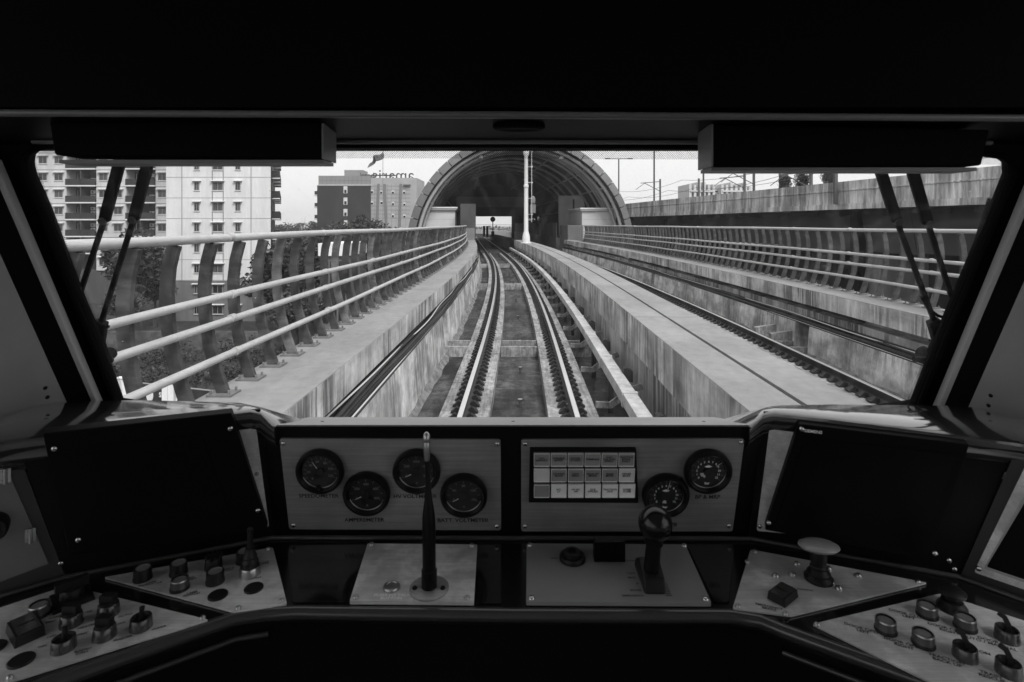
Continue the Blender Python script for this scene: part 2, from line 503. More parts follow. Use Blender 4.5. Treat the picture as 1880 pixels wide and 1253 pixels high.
# one sheet, finer near the viaduct
xs = [-2600, -1200, -600, -300, -150, -110, -90, -75, -60, -50, -40, -30, -20, -10, 0, 15, 30, 60, 120, 300, 700, 1400, 2600]
ys = [-60, -20, 0, 15, 25, 35, 42, 50, 58, 66, 75, 85, 100, 130, 180, 260, 400, 700, 1200, 2000, 2900]
vs = [(x, y, GZ + (random.uniform(-.12, .12) if (-80 < x < -10 and 30 < y < 80) else 0)) for y in ys for x in xs]
nx = len(xs)
g.raw(vs, [(j * nx + i, j * nx + i + 1, (j + 1) * nx + i + 1, (j + 1) * nx + i) for j in range(len(ys) - 1) for i in range(nx - 1)])
struct(g.build("ground", M_ground))

# ---- viaduct: one thing, every slab edge, wall, plinth its own part
via = thing("viaduct", "concrete railway viaduct with two sunken tracks and raised walkways running towards the vaulted station", "viaduct", (0, 20, GZ))
MB().sweep([(-2.2,-.9),(6.8,-.9),(6.8,-.42),(-2.2,-.42)], YV).build("deck_slab", M_floor, via)
box_ = MB().sweep([(-.4,-2.9),(5.0,-2.9),(6.0,-.903),(-1.4,-.903)], YV)
box_.build("box_girder", M_web, via)
for Y in (14, 40):
    p = trk(2.3, 0, Y)
    MB().box(p.x - 1.1, p.x + 1.1, Y - 1.1, Y + 1.1, GZ - .5, -2.9).build("pier", M_pier, via, bevel=.15)
for side in (0, 1):
    mm = mir if side else (lambda q: q)
    # walkway slabs: poured bay by bay, narrow joints between them
    for a, b in ((1.0, 12.55), (12.58, 25.05), (25.08, 37.75), (37.78, 52.0)):
        MB().sweep(mm([(-2.66,.72),(-1.80,.66),(-1.80,1.0),(-2.66,1.0)]), rng(a, b, 1.0)).build("walkway_slab", [M_walk], via)
        # the stained edge face stands a few millimetres proud
        MB().sweep(mm([(-1.80,.662),(-1.796,.662),(-1.796,.992),(-1.80,.992)]), rng(a, b, 1.0)).build("walkway_edge", M_edge, via)
    MB().sweep(mm([(-2.2,-.42),(-1.97,-.42),(-1.97,.50),(-2.2,.50)]), YV).build("back_wall", M_lowwall, via)
    for a, b in ((1.0, 12.3), (12.9, 24.9), (25.4, 37.6), (38.1, 52.0)):
        wt = .25 if side else .47
        MB().sweep(mm([(-1.97,-.419),(-1.59,-.419),(-1.65,wt),(-1.97,wt-.04)]), rng(a, b, 1.0)).build("cable_trough_wall", M_wall, via)
    # rough mortar haunch at the foot of the wall
    hq = MB(); Ys = rng(1.0, 52.0, .35); vs = []
    for Y in Ys:
        w, h = random.uniform(.07, .13), random.uniform(.06, .13)
        for u, z in mm([(-1.598, -.42 + h), (-1.59 + w, -.416)]): vs.append(trk(u, z, Y))
    hq.raw(vs, [(2*i, 2*i+1, 2*i+3, 2*i+2) for i in range(len(Ys) - 1)])
    hq.build("mortar_haunch", M_haunch, via)
# median: two slabs with a drain gap
for a, b in ((1.0, 8.9), (8.93, 16.5), (16.53, 25.05), (25.08, 37.75), (37.78, 52.0)):
    MB().sweep([(1.80,.45),(2.275,.45),(2.275,1.0),(1.80,1.0)], rng(a, b, 1.0)).build("median_slab", M_walk, via)
    MB().sweep([(1.796,.452),(1.80,.452),(1.80,.992),(1.796,.992)], rng(a, b, 1.0)).build("median_edge", M_edge, via)
    MB().sweep([(2.325,.45),(2.80,.45),(2.80,1.0),(2.325,1.0)], rng(a, b, 1.0)).build("median_slab", M_walk, via)
MB().sweep([(1.84,-.42),(2.76,-.42),(2.76,.449),(1.84,.449)], YV).build("median_wall", M_lowwall, via)
MB().sweep([(2.276,.90),(2.324,.90),(2.324,.93),(2.276,.93)], YV).build("median_gap_filler", M_cable, via)
# transverse walls at the deck joints
for Y in (12.28, 12.90, 24.9, 25.45, 37.6, 38.1):
    for c in (0, 4.6):
        for u0, u1 in ((-1.629, -1.092), (-.388, .388), (1.092, 1.629)):
            if c == 4.6 and u1 < 1: continue
            if c == 0 and u0 > 1: u1 = 1.838
            MB().sweep([(c+u0,-.419),(c+u1,-.419),(c+u1,-.20),(c+u0,-.20)], [Y, Y + .09]).build("cross_wall", M_plinth, via)
# short concrete steps on the right-hand trough wall
for Y in (13.0, 13.8):
    MB().sweep([(5.75,-.418),(6.228,-.418),(6.228,.02),(5.75,-.05)], [Y, Y + .12]).build("wall_buttress", M_plinth, via)
st = MB(); st.lathe([(.022,0),(.022,.10),(.04,.10),(.04,.135),(.0,.14)], 10)
me = st.mesh("drain_spout", M_chrome, smooth=40)
for Y in (8.9, 10.9, 13.4, 17.0, 21.0, 27.5, 31.5):
    inst("drain_spout", me, via, Matrix.Translation(trk(.02, -.42, Y)))

# ---- tracks
def rail_profile(c):
    return [(c-.075,-.165),(c+.075,-.165),(c+.075,-.15),(c+.012,-.12),(c+.012,-.045),(c+.036,-.03),(c+.036,-.004),(c-.036,-.004),(c-.036,-.03),(c-.012,-.045),(c-.012,-.12),(c-.075,-.15)]
YT = rng(1.0, 160.0, 1.0)
clip = MB()
# a fin-shaped spring clip on its shoulder, local x across (outwards), y along
clip.prism([(-.03,-.06,.0),(.11,-.06,.0),(.11,-.06,.02),(.085,-.06,.03),(.03,-.06,.085),(-.03,-.06,.055)], (0,.075,0))
clip.prism([(.0,.02,.0),(.10,.02,.0),(.07,.02,.035),(.0,.02,.04)], (0,.07,0))
clip_me = clip.mesh("rail_clip", M_clip)
block_count = 0
for c, lab in ((0.0, "railway track with two shiny rails under the train, curving gently towards the station portal"),
               (4.6, "second railway track beyond the middle walkway, only its far dark rail showing")):
    tr = thing("railway_track", lab, "railway track", trk(c, -.42, 20), "tracks on the viaduct")
    for r in (-.7525, .7525):
        o = MB().sweep(rail_profile(c + r), YT).build("rail", M_rail, tr)
        MB().sweep([(c+r-.034,-.0035),(c+r+.034,-.0035),(c+r+.030,0),(c+r-.030,0)], YT).build("rail_head", M_railtop, o)
        Y = 1.03
        while Y < 52:
            Y2 = min(Y + 2.06 , 52)
            h = random.uniform(-.004, .004)
            MB().sweep([(c+r-.345,-.419),(c+r+.345,-.419),(c+r+.35,-.18+h),(c+r-.35,-.18+h)], [Y, (Y+Y2)/2, Y2]).build("plinth_block", M_plinth, tr, bevel=.012)
            Y = Y2 + .05
        MB().sweep([(c+r-.12,-.182),(c+r+.12,-.182),(c+r+.12,-.168),(c+r-.12,-.168)], YV).build("rail_pad", M_clip, tr)
    rest = MB()
    rows = []
    k = 0
    Y = 6.3
    n_single = 0
    while Y < 51.5:
        for r in (-.7525, .7525):
            for sg in (-1, 1):
                if c > 1 and r < 0: continue
                p = trk(c + r + sg * .085, -.172, Y)
                t = tan(Y)
                rot = Matrix.Rotation(math.atan2(t.x, t.y) * -1, 4, 'Z') @ (Matrix.Identity(4) if sg > 0 else Matrix.Rotation(math.pi, 4, 'Z') @ Matrix.Translation((0, -.0, 0)))
                if sg < 0: rot = rot @ Matrix.Scale(-1, 4, V((0, 1, 0)))
                M = Matrix.Translation(p) @ rot @ Matrix.Scale(random.uniform(.94, 1.06), 4)
                if n_single < (296 if c == 0 else 150):
                    inst("rail_clip", clip_me, tr, M); n_single += 1
                else:
                    for f in clip_me.polygons:
                        rest.face([M @ clip_me.vertices[i].co for i in f.vertices])
        Y += .272
    stuff(rest.build("rail_clips", M_clip, tr))

# deck and low walls beyond the station, seen through the far portal
far_v = thing("viaduct", "far stretch of viaduct curving away beyond the dark end wall of the station", "viaduct", trk(2.3, 0, 130))
YF = rng(52.0, 165.0, 1.5)
MB().sweep([(-2.0,-.9),(6.6,-.9),(6.6,-.425),(-2.0,-.425)], YF).build("deck_slab", M_floor, far_v)
MB().sweep([(-1.2,-.424),(1.2,-.424),(1.2,-.19),(-1.2,-.19)], YF).build("track_slab", M_floor, far_v)
MB().sweep([(3.4,-.424),(5.8,-.424),(5.8,-.19),(3.4,-.19)], YF).build("track_slab", M_floor, far_v)
MB().sweep([(6.2,-.42),(6.6,-.42),(6.6,1.0),(6.2,1.0)], rng(111, 165, 1.5)).build("side_wall", M_white, far_v)
MB().sweep([(-2.0,-.42),(-1.7,-.42),(-1.7,1.0),(-2.0,1.0)], rng(111, 165, 1.5)).build("side_wall", M_white, far_v)
for z in (1.3, 1.6, 1.9, 2.3):
    MB().tube([trk(6.5, z, Y) for Y in rng(111, 165, 3)], .04, 6).build("handrail", M_catenary, far_v)

# ---- cables lying in the troughs, and the white duct
def cable(lab, u0, z0, r, m, cat="cable", grp=None, ya=1.0, wob=.02, c=1):
    pts = []; ph = random.uniform(0, 9); fr = random.uniform(.35, .6)
    for Y in rng(ya, 52, .5):
        u = u0 + wob * math.sin(Y * fr + ph) + wob * .5 * math.sin(Y * fr * 2.7 + ph * 2)
        z = z0 + abs(wob) * .25 * (1 + math.sin(Y * fr * 1.7 + ph))
        pts.append(trk(u if c == 1 else 4.6 - u, z - (.03 if c == 1 else .245), Y))
    return tag(MB().tube(pts, r, 8).build("cable", m, smooth=60), lab, cat, grp)
# left trough (next to the near railing) and right trough (next to the far railing)
for side, where, grp in ((1, "in the trough beside the near walkway", "black cables in the near trough"), (2, "in the trough below the far railing", "black cables in the far trough")):
    for i, (u0, z0, r, m) in enumerate(((-1.93,.53,.035,M_cable), (-1.885,.545,.03,M_cable2), (-1.84,.525,.034,M_cable), (-1.79,.54,.028,M_cable), (-1.745,.53,.03,M_cable2), (-1.70,.525,.026,M_cable), (-1.86,.60,.028,M_cable), (-1.77,.595,.024,M_cable2))):
        cable("dark cable of the wavy bundle lying " + where, u0, z0, r, m, grp=grp, c=side)
    cable("thin pale cable snaking over the black bundle " + where, -1.80, .615, .011, M_cable3, wob=.035, c=side)
    for i, u0 in enumerate((-1.69, -1.665)):
        MBt = MB().tube([trk(u0 if side == 1 else 4.6 - u0, .48 if side == 1 else .26, Y) for Y in YV], .012, 6).build("cable", M_cable2 if i else M_cable3, smooth=60)
        tag(MBt, ("straight thin pale" if not i else "straight thin dark") + " cable along the wall edge " + where, "cable")

dk = thing("cable_duct", "white boxed cable duct on brackets along the foot of the median wall", "duct", trk(1.42, .1, 20))
Y = 1.2
while Y < 51:
    MB().sweep([(1.31,.16),(1.49,.16),(1.49,.325),(1.31,.325)], [Y, Y + 1.0, Y + 1.985]).build("duct_segment", M_duct, dk, bevel=.012)
    MB().sweep([(1.30,.15),(1.50,.15),(1.50,.334),(1.30,.334)], [Y + 1.95, Y + 2.03]).build("duct_collar", M_duct, dk)
    MB().sweep([(1.491,.22),(1.62,.20),(1.62,.36),(1.55,.40),(1.491,.40)], [Y + .9, Y + 1.02]).build("bracket", M_cable2, dk)
    MB().bar([trk(1.11, -.15, Y + 1.02), trk(1.32, -.16, Y + 1.02), trk(1.62, .06, Y + 1.02), trk(1.78, .12, Y + 1.02)], .05, .09).build("stay_bar", M_plinth, dk)
    MB().sweep([(1.36,-.419),(1.44,-.419),(1.44,.16),(1.36,.16)], [Y + 1.45, Y + 1.53]).build("duct_foot", M_cable2, dk)
    Y += 2.0

# ---- railings
def railing(lab, sgn, Ya, Yb):
    f = (lambda u: u) if sgn < 0 else (lambda u: 4.6 - u)
    rl = thing("railing", lab, "railing", trk(f(-2.5), 1.0, 20), "railings of the viaduct")
    for u, z, r in ((-2.60, 2.33, .036), (-2.575, 1.815, .032), (-2.575, 1.60, .032), (-2.535, 1.305, .032)):
        q = MB()
        q.tube([trk(f(u + .004 * math.sin(Y * .9)), z + .006 * math.sin(Y * .7 + z * 9), Y) for Y in rng(1.2, Yb, .5)], r, 12)
        Y = 2.6
        while Y < Yb - 1:                     # welded sleeves
            q.tube([trk(f(u), z + .004, Y), trk(f(u), z + .004, Y + .07)], r + .006, 12)
            Y += 2.45
        q.build("handrail", M_pipe, rl, smooth=50)
    prof = [(-2.505,1.012),(-2.565,1.18),(-2.63,1.42),(-2.672,1.68),(-2.682,1.92),(-2.662,2.12),(-2.62,2.29)]
    Y = Ya
    while Y < Yb:
        q = MB()
        t = tan(Y)
        lean = random.uniform(-.012, .012)
        pts = [trk(f(u + lean * (z - 1)), z, Y) for u, z in prof]
        q.bar(pts, .05, .098, upv=(1, 0, 0))
        p = q.build("post", random.choice((M_post, M_post, M_post2, M_post3) if sgn < 0 else (M_post, M_post2, M_post2, M_post2)), rl, bevel=.006)
        e = MB()
        e.sweep([(f(-2.61),1.001),(f(-2.40),1.001),(f(-2.40),1.018),(f(-2.61),1.018)], [Y - .09, Y + .09])
        for du in (-2.43, -2.585):
            for dy in (-.06, .06):
                b = trk(f(du), 1.018, Y + dy)
                e.lathe([(.012,0),(.012,.03),(.006,.034)], 6, c=b)
        e.build("base_plate", M_plate, p)
        # short brackets that hold the pipes
        for z, u in ((1.815, -2.60), (1.60, -2.60)):
            pass
        Y += .49
railing("near railing with curved grey posts and four pale pipes beside the tower blocks", -1, 1.87, 47.0)
railing("far railing with dark posts and four pale pipes in front of the old viaduct", 1, 5.0, 47.0)

# ---- mast on the median
ms = thing("antenna_mast", "white tubular mast with a caged ladder on the middle walkway before the vault", "mast", trk(1.95, 1.0, 43))
b = trk(1.95, 1.0, 43)
MB().lathe([(.42,0),(.42,.06),(.30,.08),(.28,.55),(.22,.75),(.165,.95),(.155,4.2),(.19,4.25),(.19,4.4),(.15,4.45),(.14,6.6),(.22,6.75),(.22,6.95),(.12,7.2),(.11,9.5)], 20, c=b).build("pole", M_mast, ms, smooth=30)
ld = MB()
for s in (-.16, .16):
    ld.tube([b + V((.42, s, 1.6)), b + V((.42, s, 9.3))], .018, 6)
z = 1.8
while z < 9.2:
    ld.tube([b + V((.42, -.16, z)), b + V((.42, .16, z))], .014, 6); z += .3
for z in (2.2, 3.4, 4.6, 5.8, 7.0, 8.2):
    ld.tube([b + V((.1, 0, z)), b + V((.42, 0, z))], .02, 6)
    ld.box(b.x + .36, b.x + .5, b.y - .1, b.y + .1, b.z + z - .04, b.z + z + .05)
ld.build("ladder", M_mast, ms)
bc = MB()
bc.lathe([(.02,0),(.16,.02),(.19,.2),(.17,.45),(.1,.55),(.02,.6)], 14, c=b + V((.52, 0, 3.0)))
bc.box(b.x + .3, b.x + .72, b.y - .16, b.y + .16, b.z + 2.3, b.z + 2.95)
bc.build("equipment_box", M_stgrey, ms, smooth=30)

# ---- station vault
VP = trk(2.48, .25, 52.0); VP.z = .25
TS = tan(60.0)                        # station axis
NS = V((TS.y, -TS.x, 0))
def sv(u, z, d):                      # station coordinates: across from the median, height, distance behind the portal
    return V((VP.x, VP.y, 0)) + NS * u + TS * d + V((0, 0, z))
stn = thing("station", "station with a ribbed dark barrel vault spanning both tracks and pale end rooms", "station", sv(0, GZ, 30))
A0, A1 = math.radians(2), math.radians(178)
def arc(R, d, a):
    return sv(-R * math.cos(a), .25 + R * math.sin(a), d)
NSEG = 26
for i in range(NSEG):                                   # rim: one panel after another
    a, b_ = A0 + (A1 - A0) * i / NSEG + .004, A0 + (A1 - A0) * (i + 1) / NSEG - .004
    m_ = (a + b_) / 2
    q = MB()
    for (x0, x1) in ((a, m_), (m_, b_)):
        q.hexa([arc(9.72, -.75, x0), arc(10.42, -.35, x0), arc(10.42, 1.0, x0), arc(9.72, 1.0, x0)],
               [arc(9.72, -.75, x1), arc(10.42, -.35, x1), arc(10.42, 1.0, x1), arc(9.72, 1.0, x1)])
    q.build("rim_panel", M_vaultrim, stn)
q = MB(); vs = []
NA = 40
for d in (1.0, 60.0):
    for i in range(NA + 1):
        a = A0 + (A1 - A0) * i / NA
        vs += [arc(9.9, d, a), arc(10.3, d, a)]
w = (NA + 1) * 2
fs = []
for i in range(NA):
    k = 2 * i
    fs += [(k, k + 2, w + k + 2, w + k), (k + 1, w + k + 1, w + k + 3, k + 3), (k, k + 1, k + 3, k + 2)]
q.raw(vs, fs)
q.build("roof", M_vault, stn, smooth=30)
def ribarc(R, d, r, name, m, n=36):
    MB().tube([arc(R, d, A0 + (A1 - A0) * i / n) for i in range(n + 1)], r, 8).build(name, m, stn, smooth=60)
ribarc(9.45, -.15, .17, "rib", M_rib)
ribarc(9.20, .75, .15, "rib", M_rib)
for k in range(9):
    ribarc(9.55, 2.6 + 1.1 * k if k < 3 else 2.6 + 4.2 * (k - 2), .15, "rib", M_rib, 28)
for i in range(5, 32, 3):                                # cross struts between the two front ribs
    a = A0 + (A1 - A0) * i / 36
    MB().tube([arc(9.45, -.3, a), arc(9.1, 1.6, a)], .10, 6).build("strut", M_rib, stn)
for a in (.42, .62, .85, math.pi - .42, math.pi - .62, math.pi - .85, 1.2, math.pi - 1.2):   # purlins along the vault
    MB().tube([arc(9.6, 1, a), arc(9.6, 59, a)], .09, 6).build("purlin", M_rib, stn)
for a in (1.15, math.pi - 1.15):                         # lamps hung from the front rib
    p = arc(9.2, .3, a)
    lm = MB(); lm.lathe([(.03,.5),(.03,.25),(.22,.1),(.26,-.15),(.05,-.2)], 12, c=p); lm.build("floodlight", M_room, stn, smooth=30)
# skirt walls under the springing
for u0, u1 in ((-10.3, -9.9), (9.9, 10.3)):
    MB().hexa([sv(u0,-1,.8), sv(u1,-1,.8), sv(u1,-1,60), sv(u0,-1,60)], [sv(u0,.6,.8), sv(u1,.6,.8), sv(u1,.6,60), sv(u0,.6,60)]).build("side_wall", M_stgrey, stn)
# far end wall with its openings (left track portal, door, light slits)
def wallpiece(u0, u1, z0, z1, d=58.0, t=.4, m=None, name="end_wall"):
    MB().hexa([sv(u0,z0,d), sv(u1,z0,d), sv(u1,z0,d+t), sv(u0,z0,d+t)], [sv(u0,z1,d), sv(u1,z1,d), sv(u1,z1,d+t), sv(u0,z1,d+t)]).build(name, m or M_stdark, stn)
wallpiece(-9.8, -4.0, -.4, 3.95); wallpiece(3.7, 6.9, -.4, 3.95); wallpiece(8.3, 8.75, -.4, 3.95)
for k in range(3): wallpiece(8.95 + .35 * k, 9.15 + .35 * k, -.4, 3.6)
wallpiece(6.9, 8.3, -.4, 1.0); wallpiece(6.9, 8.3, 3.55, 3.95); wallpiece(8.75, 9.9, -.4, 1.6)
q = MB()
pts = [arc(9.85, 58.0, math.asin((3.95 - .25) / 9.85) + (math.pi - 2 * math.asin((3.95 - .25) / 9.85)) * i / 24) for i in range(25)]
q.prism(pts, TS * .4); q.build("end_wall", M_stdark, stn)
# inner cross panel hanging above the track
wallpiece(-6.5, 4.2, 4.9, 6.4, 30.0, .3, M_stgrey, "hung_panel")
# platforms with their fences
for u0, u1 in ((-9.5, -4.15), (4.15, 9.5)):
    MB().hexa([sv(u0,-.4,6), sv(u1,-.4,6), sv(u1,-.4,57.5), sv(u0,-.4,57.5)], [sv(u0,1.05,6), sv(u1,1.05,6), sv(u1,1.05,57.5), sv(u0,1.05,57.5)]).build("platform", M_stgrey, stn)
for d in rng(7, 56, 1.75):
    for u in (-4.35, 4.35):
        MB().hexa([sv(u-.06,1.05,d), sv(u+.06,1.05,d), sv(u+.06,1.05,d+1.55), sv(u-.06,1.05,d+1.55)], [sv(u-.06,2.6,d), sv(u+.06,2.6,d), sv(u+.06,2.6,d+1.55), sv(u-.06,2.6,d+1.55)]).build("platform_gate", M_stgrey if d < 20 else M_stdark, stn)
MB().hexa([sv(-.5,-.4,1), sv(.5,-.4,1), sv(.5,-.4,57), sv(-.5,-.4,57)], [sv(-.5,.9,1), sv(.5,.9,1), sv(.5,.5,57), sv(-.5,.5,57)]).build("median_wall", M_stdark, stn)
# portal piers and end walls beside the track
MB().hexa([sv(-5.5,.2,-.5), sv(-4.3,.2,-.5), sv(-4.3,.2,-.21), sv(-5.5,.2,-.21)], [sv(-5.5,2.1,-.5), sv(-4.3,2.1,-.5), sv(-4.3,2.1,-.21), sv(-5.5,2.1,-.21)]).build("portal_wall", M_stgrey, stn)
for u0, u1, z1, m in ((-5.6, -4.75, 4.3, M_stdark), (-4.745, -4.20, 4.3, M_stdark), (4.25, 5.7, 2.35, M_stgrey)):
    MB().hexa([sv(u0,.2,-.2), sv(u1,.2,-.2), sv(u1,.2,4), sv(u0,.2,4)], [sv(u0,z1,-.2), sv(u1,z1,-.2), sv(u1,z1,4), sv(u0,z1,4)]).build("portal_wall", m, stn)
for k in range(8):
    u = 4.3 + .18 * k
    MB().hexa([sv(u,.25,-.28), sv(u+.09,.25,-.28), sv(u+.09,.25,-.202), sv(u,.25,-.202)], [sv(u,2.3,-.28), sv(u+.09,2.3,-.28), sv(u+.09,2.3,-.202), sv(u,2.3,-.202)]).build("panel_rib", M_stgrey, stn)
# pale service rooms tucked under the springing
def room(lab, u0, u1, z1, d0=1.4, d1=8.0):
    r = thing("service_room", lab, "equipment room", sv((u0 + u1) / 2, 0, d0), "rooms under the vault")
    MB().hexa([sv(u0,.6,d0), sv(u1,.6,d0), sv(u1,.6,d1), sv(u0,.6,d1)], [sv(u0,z1-.3,d0), sv(u1,z1-.3,d0), sv(u1,z1-.3,d1), sv(u0,z1-.3,d1)]).build("wall", M_room, r)
    e0, e1 = u0 - .12, u1 + .12
    MB().hexa([sv(e0,z1-.30,d0-.2), sv(e1,z1-.30,d0-.2), sv(e1,z1-.30,d1), sv(e0,z1-.30,d1)], [sv(e0-.1,z1-.1,d0-.28), sv(e1+.1,z1-.1,d0-.28), sv(e1+.1,z1-.1,d1), sv(e0-.1,z1-.1,d1)]).build("cornice", M_room, r)
    MB().hexa([sv(e0-.1,z1-.098,d0-.30), sv(e1+.1,z1-.098,d0-.30), sv(e1+.1,z1-.098,d1), sv(e0-.1,z1-.098,d1)], [sv(e0-.1,z1,d0-.30), sv(e1+.1,z1,d0-.30), sv(e1+.1,z1,d1), sv(e0-.1,z1,d1)]).build("roof", M_white, r)
    for z in (1.3, 2.1, 2.9):
        MB().hexa([sv(u0+.02,z,d0-.004), sv(u1-.02,z,d0-.004), sv(u1-.02,z,d0-.001), sv(u0+.02,z,d0-.001)], [sv(u0+.02,z+.025,d0-.004), sv(u1-.02,z+.025,d0-.004), sv(u1-.02,z+.025,d0-.001), sv(u0+.02,z+.025,d0-.001)]).build("cladding_joint", M_groove, r)
room("pale clad equipment room under the vault, behind the near railing's far end", -9.0, -6.1, 4.05)
room("pale clad equipment room under the vault, beside the old viaduct", 5.9, 9.2, 4.0)
MB().hexa([sv(5.4,1.0,12), sv(9.3,1.0,12), sv(9.3,1.0,12.3), sv(5.4,1.0,12.3)], [sv(5.4,5.7,12), sv(8.1,5.7,12), sv(8.1,5.7,12.3), sv(5.4,5.7,12.3)]).build("screen_wall", M_room, stn)
MB().hexa([sv(7.0,3.6,11.9), sv(7.2,3.6,11.9), sv(7.2,3.6,11.99), sv(7.0,3.6,11.99)], [sv(7.0,5.3,11.9), sv(7.2,5.3,11.9), sv(7.2,5.3,11.99), sv(7.0,5.3,11.99)]).build("down_pipe", M_black, stn)
# signals
def signal(lab, u, d, h, r):
    s = thing("railway_signal", lab, "railway signal", sv(u, 0, d), "signals in the station")
    MB().tube([sv(u,-.2,d), sv(u,h,d)], .07, 8).build("post", M_black, s)
    f = Matrix.Translation(sv(u, h + r * .8, d)) @ Matrix.Rotation(math.radians(90), 4, 'X')
    MB().lathe([(r,-.06),(r,.06)], 24, M=f).build("target_board", M_black, s)
    MB().lathe([(.1,.06),(.12,.16)], 12, M=f).build("lamp_hood", M_stdark, s)
    p = sv(u, 1.2, d); MB().box(p.x-.25, p.x+.25, p.y-.2, p.y+.2, .4, 1.3).build("relay_box", M_black, s)
signal("round black signal head in front of the bright far portal", -.8, 40, 2.9, .42)
signal("round black signal head in front of the bright side door", 6.7, 48, 2.6, .4)

for u, lab in ((-1.9, "slim dark trackside cabinet silhouetted in the far portal, the one farther from the round signal"), (-1.25, "slim dark trackside cabinet silhouetted in the far portal, the one nearer the round signal")):
    cbt = thing("trackside_cabinet", lab, "cabinet", sv(u + .4, -.2, 63), "cabinets beyond the far portal")
    c_ = sv(u + .4, 0, 63)
    MB().box(c_.x-.22, c_.x+.22, c_.y-.2, c_.y+.2, -.2, 2.0).build("body", M_black, cbt); MB().box(c_.x-.27, c_.x+.27, c_.y-.25, c_.y+.25, 2.001, 2.1).build("roof", M_stdark, cbt)

# ---- old high viaduct
ODX = -.150
def ov(off, z, Y):                       # off: metres to the right of the parapet face
    return V((23.93 + ODX * Y + off, Y, z))
old = thing("old_viaduct", "stained concrete elevated line with a parapet, higher than the far railing", "viaduct", ov(4, GZ, 40))
YO = rng(2, 150, 2.0)
def osweep(prof, a, b, name, m, st=4.0, bevel=None):
    Ys = rng(a, b, st); q = MB(); n = len(prof); vs = [ov(u, z, Y) for Y in Ys for u, z in prof]
    fs = [(i*n+k, i*n+(k+1)%n, (i+1)*n+(k+1)%n, (i+1)*n+k) for i in range(len(Ys)-1) for k in range(n)]
    fs += [tuple(range(n)), tuple((len(Ys)-1)*n+k for k in range(n-1,-1,-1))]
    q.raw(vs, fs); return q.build(name, m, old)
Y = 2.0
while Y < 150:
    osweep([(0,3.62),(.32,3.62),(.32,4.9),(0,4.9)], Y, Y + 8.97, "parapet", M_parapet)
    osweep([(-.05,4.36),(0,4.36),(0,4.42),(-.05,4.42)], Y, Y + 8.97, "parapet_ledge", M_parapet)
    osweep([(-.06,3.30),(2.2,3.30),(2.2,3.618),(-.06,3.618)], Y, Y + 8.97, "deck_edge", M_parapet)
    Y += 9.0
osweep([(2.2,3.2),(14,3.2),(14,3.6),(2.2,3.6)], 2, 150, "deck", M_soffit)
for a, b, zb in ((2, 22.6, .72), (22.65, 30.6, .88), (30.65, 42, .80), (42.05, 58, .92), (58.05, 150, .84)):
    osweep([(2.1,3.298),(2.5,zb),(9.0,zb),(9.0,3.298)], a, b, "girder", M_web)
for Y in (14, 34.5, 62, 95):
    p = ov(2.0, 0, Y)
    MB().box(p.x - .0, p.x + .45, Y - .4, Y + .4, -6.0, 3.28).build("joint_cover", M_black, old)
    p = ov(4.0, 0, Y)
    MB().box(p.x - 1.3, p.x + 2.2, Y - 1.5, Y + 1.5, GZ - .5, .68).build("pier", M_pier, old, bevel=.2)
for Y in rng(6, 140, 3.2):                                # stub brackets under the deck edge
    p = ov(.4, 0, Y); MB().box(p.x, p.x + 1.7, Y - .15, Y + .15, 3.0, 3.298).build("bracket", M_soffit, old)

# black wall put in as the shade under it: the low band right of the far railing
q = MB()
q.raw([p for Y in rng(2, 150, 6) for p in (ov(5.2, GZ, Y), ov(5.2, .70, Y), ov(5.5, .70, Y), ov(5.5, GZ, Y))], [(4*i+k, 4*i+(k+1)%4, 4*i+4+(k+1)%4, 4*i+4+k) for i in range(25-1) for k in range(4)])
tag(q.build("boundary_or_shade_wall", M_shade), "long black wall added as the shade under the old viaduct, behind the far railing", "wall")
# masts, wires and lamps along the old viaduct
def cat_mast(px, Y, h, lab, arm=True, grp="overhead line masts on the old viaduct"):
    p = ov(3.0, 3.6, Y) if px is None else V((at(px, 400, Y).x, Y, 3.6))
    s = thing("overhead_line_mast", lab, "mast", p, grp)
    MB().box(p.x - .09, p.x + .09, p.y - .09, p.y + .09, 3.6, 3.6 + h).build("post", M_catenary, s)
    if arm:
        q = MB()
        q.tube([p + V((0, 0, h - .3)), p + V((-2.4, 0, h - .5))], .04, 6)
        q.tube([p + V((0, 0, h - 1.5)), p + V((-1.9, 0, h - .5))], .04, 6)
        q.tube([p + V((-1.9, 0, h - .5)), p + V((-3.0, 0, h - 1.3))], .03, 6)
        q.build("bracket_arm", M_catenary, s)
    return p
cat_mast(1023*.404+0 if False else 1534, 33, 3.6, "grey overhead line post over the stained parapet, with a long bracket arm")
cat_mast(1384, 52, 4.0, "overhead line post beside the far unfinished building, taller than the parapet trees")
cat_mast(1367, 55, 3.8, "thin overhead line post paired with a taller one by the unfinished building")
cat_mast(1489, 42, 3.0, "short overhead line post between the two small trees on the parapet")
cat_mast(1212, 70, 4.4, "far overhead line post near the vault, with a stub arm")
cat_mast(1283, 64, 4.0, "far overhead line post before the unfinished building", False)
wr = MB()
for off, z0 in ((3.0, 7.1), (1.5, 6.0), (4.4, 6.3)):
    pts = []
    for Y in rng(10, 140, 2.5):
        ph = (Y % 20) / 20
        pts.append(ov(off, z0 - .5 * 4 * ph * (1 - ph), Y))
    wr.tube(pts, .018, 4)
tag(wr.build("overhead_wires", M_catenary), "thin overhead wires sagging above the stained parapet", "wires")
